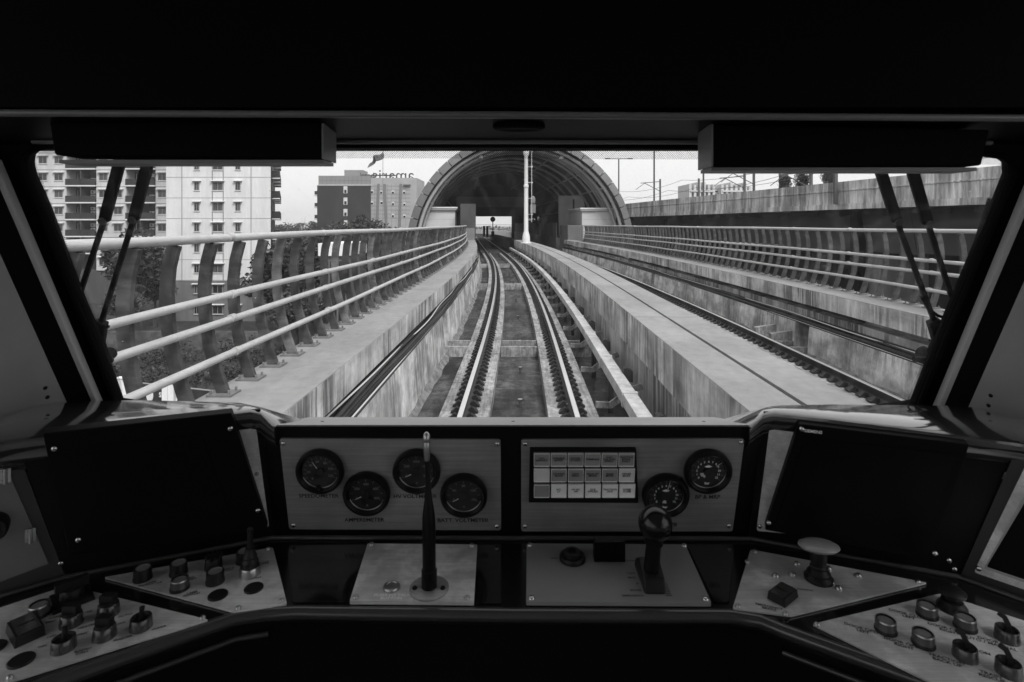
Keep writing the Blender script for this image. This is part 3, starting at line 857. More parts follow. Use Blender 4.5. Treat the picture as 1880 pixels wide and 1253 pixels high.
def pole(px, ytop, Y, r, lab, tee=0):
    x = at(px, 0, Y).x; zt = at(px, ytop, Y).z
    s = thing("lamp_pole", lab, "lamp pole", (x, Y, GZ), "tall thin poles beyond the old viaduct")
    MB().tube([(x, Y, GZ), (x, Y, zt)], [r * 1.5, r], 8).build("pole", M_catenary, s)
    if tee:
        MB().bar([(x - tee, Y, zt), (x + tee, Y, zt)], .1, .08).build("arm", M_catenary, s)
        for sx in (-1, 1):
            MB().box(x + sx * tee - .35, x + sx * tee + .35, Y - .12, Y + .12, zt - .05, zt + .09).build("lamp_head", M_catenary, s)
pole(1136, 292, 80, .09, "twin-armed street lamp rising between the vault and the old viaduct", 1.6)
pole(1201, 120, 72, .09, "bare tall pole right beside the twin-armed lamp")
pole(1291.5, 120, 66, .09, "bare tall pole just inside the end of the right sun blind")
pole(1432, 200, 50, .09, "bare tall pole above the parapet beside the small trees")

# ---- apartment buildings
def window_meshes(w, h, recess=.10):
    """frame + panes as one window (frame) and glass child, local x right, z up, y into the wall"""
    fr = MB()
    t = .07
    fr.box(-w/2, -w/2+t, -.10, -.002, 0, h); fr.box(w/2-t, w/2, -.10, -.002, 0, h)
    fr.box(-w/2+t, w/2-t, -.10, -.002, h-t, h); fr.box(-w/2+t, w/2-t, -.10, -.002, 0, t)
    fr.box(-t/2, t/2, -.08, -.002, t, h-t)
    gl = MB(); gl.box(-w/2+t, -t/2, -.05, -.003, t, h-t); gl.box(t/2, w/2-t, -.05, -.003, t, h-t)
    return fr, gl
def windows(parent, spots, w, h, rot=0.0, hood=.3, mhood=None, sill=True, dark=True):
    fr, gl = window_meshes(w, h)
    fm = fr.mesh("window", M_winframe)
    g1, g2 = gl.mesh("pane", M_glassd), gl.mesh("pane", M_curtain)
    hd = MB()
    hd.hexa([(-w/2-.28,-.42,h+.10),(w/2+.28,-.42,h+.10),(w/2+.28,0,h+.10),(-w/2-.28,0,h+.10)], [(-w/2-.28,-.42,h+.17),(w/2+.28,-.42,h+.17),(w/2+.28,0,h+.24),(-w/2-.28,0,h+.24)])
    hdm = hd.mesh("canopy", mhood or M_trimw)
    sl = MB(); sl.box(-w/2-.1, w/2+.1, -.12, 0, -.1, -.01); slm = sl.mesh("sill", M_trimw)
    for p in spots:
        M = Matrix.Translation(p) @ Matrix.Rotation(rot, 4, 'Z')
        f = inst("window", fm, parent, M)
        inst("pane", g1 if random.random() < .6 else g2, f, M)
        if hood: inst("canopy", hdm, f, M)
        if sill: inst("sill", slm, f, M)

# white tower
TY = 83.0; tx0, tx1 = at(305, 0, TY).x, at(497, 0, TY).x
tw = thing("apartment_tower", "white windowed end wall of an apartment tower with a grey base", "apartment building", ((tx0+tx1)/2, TY, GZ))
zg = at(0, 516, TY).z
tbx = at(503, 0, TY + 22).x
def tside(d): return tx1 + (tbx - tx1) * d / 22.0
MB().prism([(tx0,TY,zg),(tx1,TY,zg),(tbx,TY+22,zg),(tx0-9,TY+22,zg)], (0,0,40-zg)).build("wall", M_tower, tw)
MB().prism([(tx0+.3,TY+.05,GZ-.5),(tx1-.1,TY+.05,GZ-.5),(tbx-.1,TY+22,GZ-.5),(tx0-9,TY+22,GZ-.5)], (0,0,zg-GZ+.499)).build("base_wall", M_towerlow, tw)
fl = 37.8 / F * TY                      # storey height
zl = [at(0, 363.5, TY).z + fl * k for k in range(-6, 13)]
for z in zl[2:]:
    MB().box(tx0 + .01, tx1 - .01, TY - .03, TY - .002, z - .03, z + .03).build("floor_band", M_groove, tw)
for px in (334, 461):
    x = at(px, 0, TY).x
    MB().box(x - .05, x + .05, TY - .035, TY - .004, zg + .05, 39.5).build("wall_joint", M_winframe, tw)
for px in (390, 410):
    x = at(px, 0, TY).x
    MB().box(x - .06, x + .06, TY - .05, TY - .004, zg + .05, 39.5).build("wall_fin", M_winframe, tw)
spots, spotw = [], []
for k in range(-6, 12):
    zc = at(0, 342, TY).z + fl * k
    for px in (361.5, 437): spots.append(V((at(px, 0, TY).x, TY, zc - .62)))
    spotw.append(V((at(400, 0, TY).x, TY, zc - .62)))
windows(tw, spots, .72, 1.22)
windows(tw, spotw, 1.45, 1.22)
# balconies of the tower's side, seen edge on
for k in range(-5, 12):
    z = at(0, 363.5, TY).z + fl * k
    for d in (1.0, 8.5, 16.0):
        def pp(e, o): return V((tside(d + e) + o, TY + d + e, 0))
        def slab4(o0, o1, e0, e1, z0, z1):
            c4 = [pp(e0, o0), pp(e0, o1), pp(e1, o1), pp(e1, o0)]
            return MB().hexa([p + V((0,0,z0)) for p in c4], [p + V((0,0,z1)) for p in c4])
        b_ = slab4(.002, 1.35, 0, 5, z - .15, z).build("balcony", M_trimw, tw)
        slab4(1.27, 1.35, 0, 5, z + .001, z + 1.05).build("balcony_panel", M_balc, b_)
        slab4(.01, 1.265, 0, .07, z + .001, z + 1.05).build("balcony_panel", M_balc, b_)
        slab4(.003, .2, -.6, 6.6, z + .01, z + 2.8).build("balcony_window", M_balc, b_)

# pale slab block behind it
SY = 101.0
sl_ = thing("apartment_block", "long pale apartment block with stacked dark balconies behind the black wiper arms", "apartment building", (at(180, 0, SY).x, SY, GZ))
sx0, sx1 = at(-40, 0, SY).x, at(330, 0, SY).x
zb = at(0, 497, SY).z
sf = 31.0 / F * SY
bays = [(-1, 65), (122, 177), (232, 286)]
zt = 36.0
# wall piers between the balcony bays (bays are real recesses)
edges = [-60] + [e for q in bays for e in q] + [330]
for i in range(0, len(edges), 2):
    x0, x1 = at(edges[i], 0, SY).x, at(edges[i+1], 0, SY).x
    MB().box(x0, x1, SY, SY + 14, zb, zt).build("wall", M_slab, sl_)
MB().box(at(-60,0,SY).x, at(330,0,SY).x, SY + 2.2, SY + 13.9, zb, zt).build("recess_wall", M_recess, sl_)
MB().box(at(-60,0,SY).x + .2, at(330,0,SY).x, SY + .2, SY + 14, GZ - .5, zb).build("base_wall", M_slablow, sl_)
za = at(0, 309.5, SY).z                # a balcony floor
acm = MB().box(-.42, .42, -.32, 0, -.3, .3)
acm.m = 1; acm.lathe([(.2,0),(.2,.01)], 16, M=Matrix.Translation((-.08,-.325,0)) @ Matrix.Rotation(math.radians(90), 4, 'X'))
ac_me = acm.mesh("air_conditioner", [M_acunit, M_stgrey])
dm = MB(); dm.box(-.45, .45, 0, .05, 0, 2.1); dm.m = 1; dm.box(-.52, -.45, -.02, .05, 0, 2.2); dm.box(.45, .52, -.02, .05, 0, 2.2)
door_me = dm.mesh("balcony_door", [M_glassd, M_trimw])
for k in range(-7, 9):
    z = za + sf * k
    if z < zb + .2: continue
    for a, b_ in bays:
        x0, x1 = at(a, 0, SY).x, at(b_, 0, SY).x
        bb = MB().box(x0 + .003, x1 - .003, SY - .35, SY + 2.19, z - .22, z).build("balcony", M_trimw, sl_)
        for u0, u1 in ((x0, (x0+x1)/2 - .02), ((x0+x1)/2 + .02, x1)):
            MB().box(u0 + .02, u1 - .02, SY - .34, SY - .26, z + .01, z + 1.12).build("balcony_panel", M_balc, bb)
        MB().box((x0+x1)/2 - .08, (x0+x1)/2 + .08, SY - .25, SY + 2.19, z, z + sf - .23).build("divider", M_recess, bb)
        for dx in (.9, x1 - x0 - .9):
            inst("balcony_door", door_me, bb, Matrix.Translation((x0 + dx, SY + 2.13, z)))
        for dx, zz in ((2.1, 1.9), (2.1, 1.1), (3.4, 1.9), (3.4, 1.1)):
            if random.random() < .72:
                inst("air_conditioner", ac_me, bb, Matrix.Translation((x0 + dx, SY + 1.6 + .5, z + zz)))
    MB().box(at(-60,0,SY).x, at(330,0,SY).x, SY - .02, SY + 2.1, z - .30, z - .225).build("floor_band", M_recess, sl_)
spots = []
for k in range(-7, 9):
    z = za + sf * k + .85
    if z < zb + .3: continue
    for px in (79, 108, 190, 217, 298):
        spots.append(V((at(px, 0, SY).x, SY, z)))
windows(sl_, spots, 1.45, 1.28)

# hotel
HYd = 180.0
hp = lambda px, py: at(px, py, HYd)
ho = thing("hotel", "hotel block, half dark cladding and half pale panels, with mirrored roof lettering", "hotel", (hp(672, 0).x, HYd, GZ))
xa, xb, xc = hp(583, 0).x, hp(681, 0).x, hp(765, 0).x
zr = hp(0, 323).z; zm = hp(0, 341).z; zr2 = hp(0, 327).z
MB().box(xa + .3, xb, HYd, HYd + 16, zm, zr).build("top_storey", M_hmid, ho)
MB().box(xa, xb - .01, HYd - .4, HYd + 15.9, GZ, zm - .01).build("dark_wing", M_hdark, ho)
MB().box(xb + .001, xc, HYd, HYd + 16, GZ, zr2).build("pale_wing", M_hlight, ho)
MB().box(hp(627,0).x, hp(662,0).x, HYd + 3, HYd + 9, zr, hp(0, 311).z).build("roof_house", M_hmid, ho)
MB().box(xa + .1, xb + .1, HYd - .45, HYd + .2, zm - .01, zm + .2).build("cornice", M_trimw, ho)
for px in rng(592, 680, 8.0):
    x = hp(px, 0).x; MB().box(x - .05, x + .05, HYd - .03, HYd - .002, zm + .25, zr - .1).build("panel_joint", M_hrib, ho)
MB().box(xa + .3, xb, HYd - .03, HYd - .003, (zm+zr)/2, (zm+zr)/2 + .1).build("panel_joint", M_hrib, ho)
# pale stair strip in the dark wing with windows
x0, x1 = hp(631.5, 0).x, hp(638.5, 0).x
for k in range(5):
    z1 = hp(0, 342.5 + 20.8 * k).z; z0 = hp(0, 355.5 + 20.8 * k).z
    s_ = MB().box(x0, x1, HYd - .5, HYd - .402, z0, z1).build("stair_panel", M_trimw, ho)
    MB().box(x0 + .25, x1 - .25, HYd - .53, HYd - .503, z0 + .1, z0 + 1.1).build("pane", M_glassd, s_)
# grid joints and windows of the pale wing
for k in range(9):
    z = hp(0, 342 + 7.2 * k * 1.02).z
    MB().box(xb + .02, xc - 2.0, HYd - .03, HYd - .003, z - .06, z + .06).build("panel_joint", M_hrib, ho)
for px in (688, 695, 703, 711, 719, 727, 736, 745):
    x = hp(px, 0).x; MB().box(x - .05, x + .05, HYd - .025, HYd - .002, GZ, hp(0, 338).z).build("panel_joint", M_hmid, ho)
for (p0, p1) in ((695, 689), (706, 713), (736, 731)):
    a, b_ = hp(p0, 0).x, hp(p1, 0).x
    MB().hexa([(b_-.35,HYd-.3,GZ),(b_+.35,HYd-.3,GZ),(b_+.35,HYd-.035,GZ),(b_-.35,HYd-.035,GZ)], [(a-.38,HYd-.3,hp(0,338).z),(a+.38,HYd-.3,hp(0,338).z),(a+.38,HYd-.035,hp(0,338).z),(a-.38,HYd-.035,hp(0,338).z)]).build("slanted_rib", M_hrib, ho)
for px, r0 in ((700, 353), (700.5, 372), (721.5, 353), (721.5, 374), (721.5, 396), (742, 353), (742.5, 375), (742.5, 397), (683, 352), (683, 373)):
    x = hp(px, 0).x; z = hp(0, r0).z
    w_ = MB().box(x - .42, x + .42, HYd - .07, HYd - .036, z - .55, z + .5).build("window", M_trimw, ho)
    MB().box(x - .32, x + .32, HYd - .09, HYd - .073, z - .5, z + .1).build("pane", M_glassd, w_)
MB().box(hp(741,0).x, hp(754,0).x, HYd - .8, HYd - .01, hp(0,341).z, hp(0,339).z).build("canopy", M_hrib, ho)
for k in range(5):                                        # side balconies
    z = hp(0, 356 + 22 * k).z
    b_ = MB().box(xa - 1.3, xa - .002, HYd + 1, HYd + 4, z - .2, z + .9).build("balcony", M_hdark, ho)
    MB().box(xa - 1.4, xa - .002, HYd + .9, HYd + 4.1, z - .7, z - .202).build("balcony_floor", M_trimw, b_)
MB().box(hp(660,0).x, hp(725,0).x, HYd + 1.0, HYd + 1.3, zr, zr + .35).build("roof_rail", M_letter, ho)
Mt = Matrix.Translation(V((hp(721, 0).x, HYd + .6, hp(0, 322.5).z))) @ Matrix.Rotation(math.pi, 4, 'Z') @ Matrix.Rotation(math.radians(90), 4, 'X')
text("roof_lettering", "amaris", Mt, 5.1, M_letter, ho, extrude=.08, weight=0.0)
Mt = Matrix.Translation(V((hp(673, 0).x, HYd + .6, hp(0, 322.0).z))) @ Matrix.Rotation(math.pi, 4, 'Z') @ Matrix.Rotation(math.radians(90), 4, 'X')
text("roof_lettering", "hotel", Mt, 2.2, M_letter, ho, extrude=.06, weight=0.0)

# flag in front of the hotel
FY = 95.0
fp = thing("flagpole", "slim pale flagpole with a waving flag standing in front of the hotel", "flagpole", (at(703, 0, FY).x, FY, GZ))
x = at(703, 0, FY).x
MB().tube([(x, FY, GZ), (x, FY, at(0, 262, FY).z)], [.07, .04], 8).build("pole", M_winframe, fp)
q = MB(); n = 14; vs = []
for i in range(n + 1):
    s_ = i / n
    for j in range(5):
        t_ = j / 4
        px = 702.5 - 25 * s_ + 2 * math.sin(s_ * 9 + t_ * 2)
        py = 276 + 22 * s_ + 14 * t_ * (1 - .35 * s_) + 2.0 * math.sin(s_ * 8)
        p = at(px, py, FY); p.y += .35 * math.sin(s_ * 9 + t_ * 1.5)
        vs.append(p)
q.raw(vs, [(i*5+j, i*5+j+1, (i+1)*5+j+1, (i+1)*5+j) for i in range(n) for j in range(4)])
fo = q.build("flag", M_flag, fp, smooth=180)
so = fo.modifiers.new("cloth", 'SOLIDIFY'); so.thickness = .015

# unfinished building far right
uY = 170.0
ub = thing("unfinished_building", "haze-tinted unfinished concrete building with scaffolded top beyond the old viaduct", "building", (at(1322, 0, uY).x, uY, GZ))
for (p0, p1, yt) in ((1268, 1311, 341), (1327, 1378, 344)):
    x0, x1 = at(p0, 0, uY).x, at(p1, 0, uY).x
    z = GZ
    zt_ = at(0, yt, uY).z
    while z < zt_:
        f_ = MB().box(x0, x1, uY, uY + 12, z, z + .5).build("floor_slab", M_far, ub); z += 3.4
    for px in rng(p0, p1, 8):
        xx = at(px, 0, uY).x; MB().box(xx - .35, xx + .35, uY + .2, uY + 11.8, GZ, zt_ + random.uniform(0, 1.6)).build("column", M_far, ub)
    MB().box(x0 + .4, x1 - .4, uY + 1.5, uY + 11, GZ, zt_ - 2.0).build("infill_wall", M_far, ub)
for z in (at(0,350,uY).z, at(0,356,uY).z):
    MB().box(at(1310,0,uY).x, at(1326,0,uY).x, uY + 3, uY + 6, z, z + .6).build("link_beam", M_far, ub)

# hazy spires on the skyline
for i, (px, yt) in enumerate(((526, 399), (533, 398), (555, 399), (560.5, 398))):
    Y = 620.0; x = at(px, 0, Y).x; zt_ = at(0, yt, Y).z
    s_ = MB(); s_.lathe([(1.6,0),(1.4,zt_-GZ-9),(1.9,zt_-GZ-8.5),(1.2,zt_-GZ-6),(.15,zt_-GZ)], 10, c=(x, Y, GZ))
    tag(s_.build("minaret", M_far, smooth=40), ("faint minaret of the skyline closest to the white tower", "faint minaret just beside the one closest to the white tower", "faint minaret in the middle of the gap between tower and hotel", "faint minaret of the skyline closest to the hotel")[i], "minaret", "minarets on the skyline")

# boundary hoarding with lettering and white gate pillars
ha, hb = V((at(190, 0, 45.6).x, 45.6, 0)), V((at(455, 0, 41.4).x, 41.4, 0))
hd = (hb - ha).normalized(); hn = V((-hd.y, hd.x, 0)) * -1
hrd = thing("hoarding", "dark lettered hoarding along the grass lot below the near railing", "hoarding", (ha.x, ha.y, GZ))
MB().prism([ha + V((0,0,GZ-.3)), hb + V((0,0,GZ-.3)), hb + V((0,0,-10.0)), ha + V((0,0,-10.0))], -hn * .12).build("panel", M_hoard, hrd)
MB().prism([ha + hn*.03 + V((0,0,-10.0)), hb + hn*.03 + V((0,0,-10.0)), hb + hn*.03 + V((0,0,-9.96)), ha + hn*.03 + V((0,0,-9.96))], -hn * .2).build("capping", M_winframe, hrd)
def hpt(px):                            # point of the hoarding's line under an image column
    k = (px - CX) / F
    t = (k * ha.y - ha.x) / (hd.x - k * hd.y)
    return ha + hd * t
def htext(body, px, z, size):
    p = hpt(px) + hn * .02; p.z = z
    M = Matrix.Identity(4)
    for i in range(3): M[i][0], M[i][1], M[i][2], M[i][3] = hd[i], (0,0,1)[i], hn[i], p[i]
    text("lettering", body, M, size, M_printw, hrd)
htext("SEL", 299, -10.72, .52); htext("APARTMENT TO", 351, -11.0, .52); htext("HARI", 218, -10.45, .3); htext("INI", 217, -10.75, .3)
for px, z in ((272, -10.85), (392, -11.0)):
    p = hpt(px) + hn * .02; p.z = z
    M = Matrix.Translation(p) @ hn.to_track_quat('Z', 'Y').to_matrix().to_4x4()
    MB().lathe([(.55,0),(.55,.03)], 24, M=M).build("round_emblem", M_white, hrd)
for px, lab in ((232, "white square gate pillar nearest the black windscreen frame, by the hoarding"), (315, "white square gate pillar between the letters of the hoarding")):
    p = hpt(px)
    s_ = thing("gate_pillar", lab, "pillar", (p.x, p.y, GZ), "gate pillars of the hoarding")
    for dx in (-.23, .23):
        MB().box(p.x+dx-.215, p.x+dx+.215, p.y-.5, p.y-.1, GZ-.3, -9.62).build("shaft", M_white, s_)
    MB().box(p.x-.52, p.x+.52, p.y-.56, p.y-.04, -9.62, -9.55).build("cap", M_white, s_)
x = at(224, 0, 45).x
fpost = MB().tube([(x, 45.4, GZ), (x, 45.4, -8.7)], .07, 8).build("pole", M_white); tag(fpost, "thin white pole behind the gate pillar on the grass", "pole")
bw_ = MB().box(at(180,0,64).x, at(520,0,64).x, 64, 64.25, GZ, -9.6).build("boundary_or_shade_wall", M_boundary); tag(bw_, "weathered pale boundary wall behind the grass lot at the tower's foot", "wall")
# low buildings behind the near railing's middle
lb = thing("low_building", "low pale shed with dark openings seen between the near railing's posts", "shed", (at(612, 0, 70).x, 70, GZ))
MB().box(at(588,0,70).x, at(640,0,70).x, 70, 78, GZ, at(0,448,70).z).build("wall", M_towerlow, lb)
MB().box(at(586,0,70).x, at(642,0,70).x, 69.6, 78.2, at(0,470,70).z, at(0,447,70).z).build("fascia", M_white, lb)
for px in (597, 612, 628):
    xx = at(px,0,70).x; MB().box(xx-.4, xx+.4, 69.9, 70-.002, GZ+2, at(0,480,70).z).build("opening", M_glassd, lb)

# ---- vegetation
def leaf_mesh(name, r, h, n, leaf, m, seed, clumps=16, flat=1.0):
    rd = random.Random(seed); q = MB()
    cs = []
    for _ in range(clumps):
        while True:
            p = V((rd.uniform(-1,1), rd.uniform(-1,1), rd.uniform(-1,1)))
            if p.length < 1: break
        cs.append((V((p.x*r*.75, p.y*r*.75, p.z*h*.36)), rd.uniform(.28,.5)*r))
    for _ in range(n):
        c, cr = rd.choice(cs)
        d = V((rd.gauss(0,1), rd.gauss(0,1), rd.gauss(0,1)*flat)).normalized() * cr * rd.uniform(.55, 1.08)
        p = c + d
        a = V((rd.gauss(0,1), rd.gauss(0,1), rd.gauss(0,.6))).normalized() * leaf * rd.uniform(.6,1.3)
        b = a.cross(V((rd.gauss(0,1), rd.gauss(0,1), rd.gauss(0,1)))).normalized() * leaf * .5
        q.face([p - a, p - b*.9, p + a, p + b])
    return q.mesh(name, m)
crowns = [leaf_mesh("crown", 3.0, 6.0, 2600, .26, M_leaf, 3), leaf_mesh("crown", 3.2, 5.0, 2600, .28, M_leaf2, 5, 20), leaf_mesh("crown", 2.6, 7.0, 2400, .24, M_leaf, 11, 14)]
trunkm = MB()
trunkm.tube([(0,0,0),(.1,.05,2.5),(-.05,0,5.0)], [.28,.2,.12], 8)
for a in range(5):
    c, s_ = math.cos(a*1.26), math.sin(a*1.26)
    trunkm.tube([(.05,0,3+.3*a),(c*1.0,s_*1.0,4.6+.3*a),(c*1.9,s_*1.9,6+.25*a)], [.1,.06,.02], 6)
trunk_me = trunkm.mesh("trunk", M_bark, smooth=60)
def tree(px, pyb, Y, h, lab, kind=0, w=1.0, grp=None, zb=None):
    p = V((at(px, 0, Y).x, Y, GZ if zb is None else zb))
    t_ = thing("tree", lab, "tree", p, grp)
    sc = h / 9.0
    R = Matrix.Rotation(random.uniform(0, 6), 4, 'Z')
    inst("trunk", trunk_me, t_, Matrix.Translation(p) @ R @ Matrix.Diagonal((sc, sc, sc, 1)))
    inst("crown", crowns[kind], t_, Matrix.Translation(p + V((0, 0, 6.2 * sc))) @ R @ Matrix.Diagonal((sc * w, sc * w, sc, 1)))
def palm_mesh(seed, n=13, L=2.6):
    rd = random.Random(seed); q = MB()
    for i in range(n):
        a = 2 * math.pi * i / n + rd.uniform(-.2, .2); el = rd.uniform(.1, 1.2)
        pts = []
        for k in range(7):
            s_ = k / 6
            r_ = L * s_ * math.cos(el * (1 - .3*s_)); z = L * (math.sin(el) * s_ - .95 * s_ * s_)
            pts.append(V((r_ * math.cos(a), r_ * math.sin(a), z)))
        side = V((-math.sin(a), math.cos(a), 0))
        for k in range(6):
            for sg in (-1, 1):
                for f in (.15, .55):
                    b = pts[k].lerp(pts[k+1], f)
                    w = .75 * (1 - .5 * k / 6)
                    tip = b + side * sg * w * .75 + (pts[k+1] - pts[k]).normalized() * w * .6 + V((0, 0, -.35 * w))
                    q.face([b, b + (pts[k+1]-pts[k]) * .28, tip])
    return q.mesh("crown", M_leaf)
palm_me = palm_mesh(4)
ptr = MB(); ptr.tube([(0,0,0),(.12,0,3),(.05,.1,6),(0,0,9)], [.2,.16,.14,.13], 8); ptr_me = ptr.mesh("trunk", M_bark, smooth=60)
def palm(px, Y, h, lab, grp=None, s=1.0):
    p = V((at(px, 0, Y).x, Y, GZ)); t_ = thing("palm_tree", lab, "palm tree", p, grp)
    inst("trunk", ptr_me, t_, Matrix.Translation(p) @ Matrix.Diagonal((s, s, h / 9, 1)))
    inst("crown", palm_me, t_, Matrix.Translation(p + V((0, 0, h))) @ Matrix.Rotation(random.uniform(0, 6), 4, 'Z') @ Matrix.Scale(s, 4))
# between the slab block and the tower
tree(262, 0, 74, 13.5, "dark bushy tree in front of the pale block, just beside the white tower", 0, 1.0)
tree(285, 0, 78, 9.0, "dark tree hugging the edge of the white tower", 2, 1.1)
tree(228, 0, 70, 6.5, "low dark tree by the base of the pale block behind the wiper", 1, 1.0)
palm(238, 66, 6.5, "palm with drooping fronds before the pale block", None, 1.2)
for i, (px, Y, h, k) in enumerate(((528,72,12.4,0),(552,76,12.9,1),(580,86,12.9,2),(662,92,12.9,0),(692,88,12.4,1),(722,96,12.8,2),(545,60,7.5,1),(512,68,10.5,2))):
    tree(px, 0, Y, h, ("tree behind the near railing's posts, right at the white tower's foot", "dark tree between the near railing's posts beneath the minarets", "tree behind the near railing's posts, between the minarets and the low pale shed", "tree right behind the low pale shed", "small tree behind the railing below the flagpole", "tree behind the railing below the hotel's pale wing", "low nearer tree between the near railing's posts, in front of taller ones", "tree overlapping the lower right edge of the white tower")[i], k, 1.25, "trees behind the near railing")
for i, (px, Y, h, k, lab) in enumerate(((617,140,14.2,0,"small dark crown at the foot of the hotel's dark wing"),(645,132,15.4,1,"broad dark crown in front of the hotel's pale stair strip"),(668,136,15.8,2,"tall dark crown where the hotel's dark and pale halves meet"),(690,138,15.0,0,"dark crown below the flagpole before the hotel"))):
    tree(px, 0, Y, h, lab, k, 1.0)
palm(728, 120, 12.8, "spiky palm top in front of the hotel's pale wing", None, 1.1)
palm(742, 124, 12.6, "spiky palm top beside the vault's left foot", None, 1.0)
for px, Y in ((556, 230), (548, 250)):
    palm(px, Y, 14.0, "hazy palm on the skyline, the one nearer the hotel" if px > 550 else "hazy palm on the skyline, the one nearer the white tower", "palms on the skyline", 1.5)
tree(520, 0, 260, 15.0, "pale hazy tree on the skyline right beside the tower", 1, 1.4)
tree(575, 0, 250, 15.0, "pale hazy tree on the skyline beside the hotel's balconies", 2, 1.4)
# saplings growing out of the old viaduct
for px, Y, h, k, w, lab in ((1443, 46, 3.2, 0, .5, "small bush on top of the stained parapet, nearest the tall pole"), (1468, 44, 3.2, 2, .45, "small slim twin-topped tree above the stained parapet"), (1477, 44, 3.9, 2, .4, "taller slim tree above the stained parapet"), (1521, 38, 2.9, 1, .45, "low bush on the parapet beside the post with the bracket arm")):
    p = ov(4.5, 3.6, Y); tree(px, 0, Y, h, lab, k, w, None, 3.6)
# distant wood and ground cover
fw = MB(); rd = random.Random(2)
for _ in range(5200):
    Y = rd.uniform(420, 760); x = rd.uniform(-620, 340) * Y / 600
    h = rd.uniform(4, 12.5)
    p = V((x, Y, GZ + h * rd.uniform(.3, 1.0)))
    a = V((rd.gauss(0,1), rd.gauss(0,1), rd.gauss(0,1))).normalized() * rd.uniform(1, 2.4); b = a.cross(V((rd.gauss(0,1), rd.gauss(0,1), rd.gauss(0,1)))).normalized() * rd.uniform(.8, 1.8)
    fw.face([p - a, p - b, p + a, p + b])
stuff(fw.build("distant_wood", M_leaf2))
gr = MB()
for _ in range(16000):
    Y = rd.uniform(38, 66); x = rd.uniform(-46, -14)
    if x / Y * F + CX > 560: continue
    s_ = rd.uniform(.12, .42) * (1.6 if math.sin(x * .7) * math.sin(Y * .6) > .3 else .8)
    p = V((x, Y, GZ - .05)); d = V((rd.gauss(0,.35), rd.gauss(0,.35), 1)) * s_; w = V((rd.gauss(0,1), rd.gauss(0,1), 0)).normalized() * s_ * .22
    gr.face([p - w, p + w, p + d])
stuff(gr.build("grass", M_grass))
bs = MB()
for _ in range(5200):
    k = rd.choice([(-31,50,1.5),(-27,52,1.3),(-35,58,2.0),(-24,56,1.6),(-29,60,2.0),(-20,54,1.3),(-38,53,1.6),(-17,50,1.2)])
    p = V((k[0] + rd.gauss(0, 1.3), k[1] + rd.gauss(0, 1.2), GZ + abs(rd.gauss(0, k[2] * .5))))
    a = V((rd.gauss(0,1), rd.gauss(0,1), rd.gauss(0,.7))).normalized() * rd.uniform(.1,.25); b = a.cross(V((rd.gauss(0,1), rd.gauss(0,1), 1))).normalized() * .09
    bs.face([p - a, p - b, p + a, p + b])
stuff(bs.build("undergrowth", M_leaf))

# ================================================================== THE CAB
ZD = 1.7635
Dk = Plane(V((-1, 1, ZD)), V((1, 1, ZD)), V((-1, 2, ZD)))
Gp = Plane(at(530, 980, 1.25), at(1345, 980, 1.25), at(530, 800, 1.20))
WL = Plane(Dk.on(125, 1060), Dk.on(500, 988), at(470, 765, 1.19))
WR = Plane(Dk.on(1378, 990), Dk.on(1757, 1060), at(1410, 765, 1.19))
SL = Plane(Dk.on(0, 1095), Dk.on(125, 1060), at(20, 808, 1.05))
SR = Plane(Dk.on(1757, 1060), Dk.on(1880, 1105), at(1869, 809, 1.0335))
WS = Plane(V((-1, 1.48, 1.985)), V((1, 1.48, 1.985)), V((-1, 1.22, 2.61)))

def plate(pl, pxs, t0, t1, name, m, parent, bevel=None):
    hi = [pl.on(x, y, t1) for x, y in pxs]
    lo = [p - pl.N * (t1 - t0) for p in hi]
    q = MB(); q.hexa(lo, hi)
    return q.build(name, m, parent, bevel=bevel)

def rounded(pxs, r, n=4):
    out = []
    k = len(pxs)
    for i in range(k):
        p = V((pxs[i][0], pxs[i][1])); a = V((pxs[i-1][0], pxs[i-1][1])); b = V((pxs[(i+1) % k][0], pxs[(i+1) % k][1]))
        da, db = (a - p).normalized(), (b - p).normalized()
        s, e = p + da * r, p + db * r
        for j in range(n + 1):
            t = j / n
            q = s * (1-t)**2 + p * 2*t*(1-t) + e * t*t
            out.append((q.x, q.y))
    return out

cab = thing("train_cab", "dark interior of the driver's cab framing the windscreen", "train cab", (0, .5, 1.05))
# windscreen opening
inner = [(218,740),(180,632),(140,536),(112,462),(85,390),(56,325),(50,303),(54,287),(68,276),(95,270),(300,270),(600,270),(940,271),(1280,273),(1600,279),(1795,284),(1835,289),(1851,303),(1853,322),(1830,380),(1803,442),(1741,588),(1712,662),(1680,743),(1300,800),(940,810),(600,800)]
ip = [WS.on(x, y) for x, y in inner]
def outer_of(p):
    c = V((0, 2.28)); d = V((p.x, p.z)) - c
    s = min(1.42 / max(1e-6, abs(d.x)), (.85 if d.y > 0 else 1.2) / max(1e-6, abs(d.y)))
    q = c + d * s
    y = 1.48 - .26 * (q.y - 1.985) / .625
    return V((q.x, min(y, 1.56), q.y))
op = [outer_of(p) for p in ip]
q = MB(); k = len(ip)
back = WS.N * -.02
q.raw(ip + op + [p + back for p in ip] + [p + back for p in op],
      [(i, (i+1) % k, k+(i+1) % k, k+i) for i in range(k)] + [(2*k+i, 3*k+i, 3*k+(i+1) % k, 2*k+(i+1) % k) for i in range(k)] +
      [(i, 2*k+i, 2*k+(i+1) % k, (i+1) % k) for i in range(k)])
q.build("front_wall", M_frame, cab)
# inner rubber bead round the opening
MB().tube([p + WS.N * .004 + (p - V((0, p.y, 2.28))).normalized() * .006 for p in ip[:24]], .006, 8).build("rubber_seal", M_frame, cab, smooth=60)
# pane
q = MB(); q.face([p - WS.N * .012 for p in ip]); ws = q.build("windscreen", M_wglass, cab)
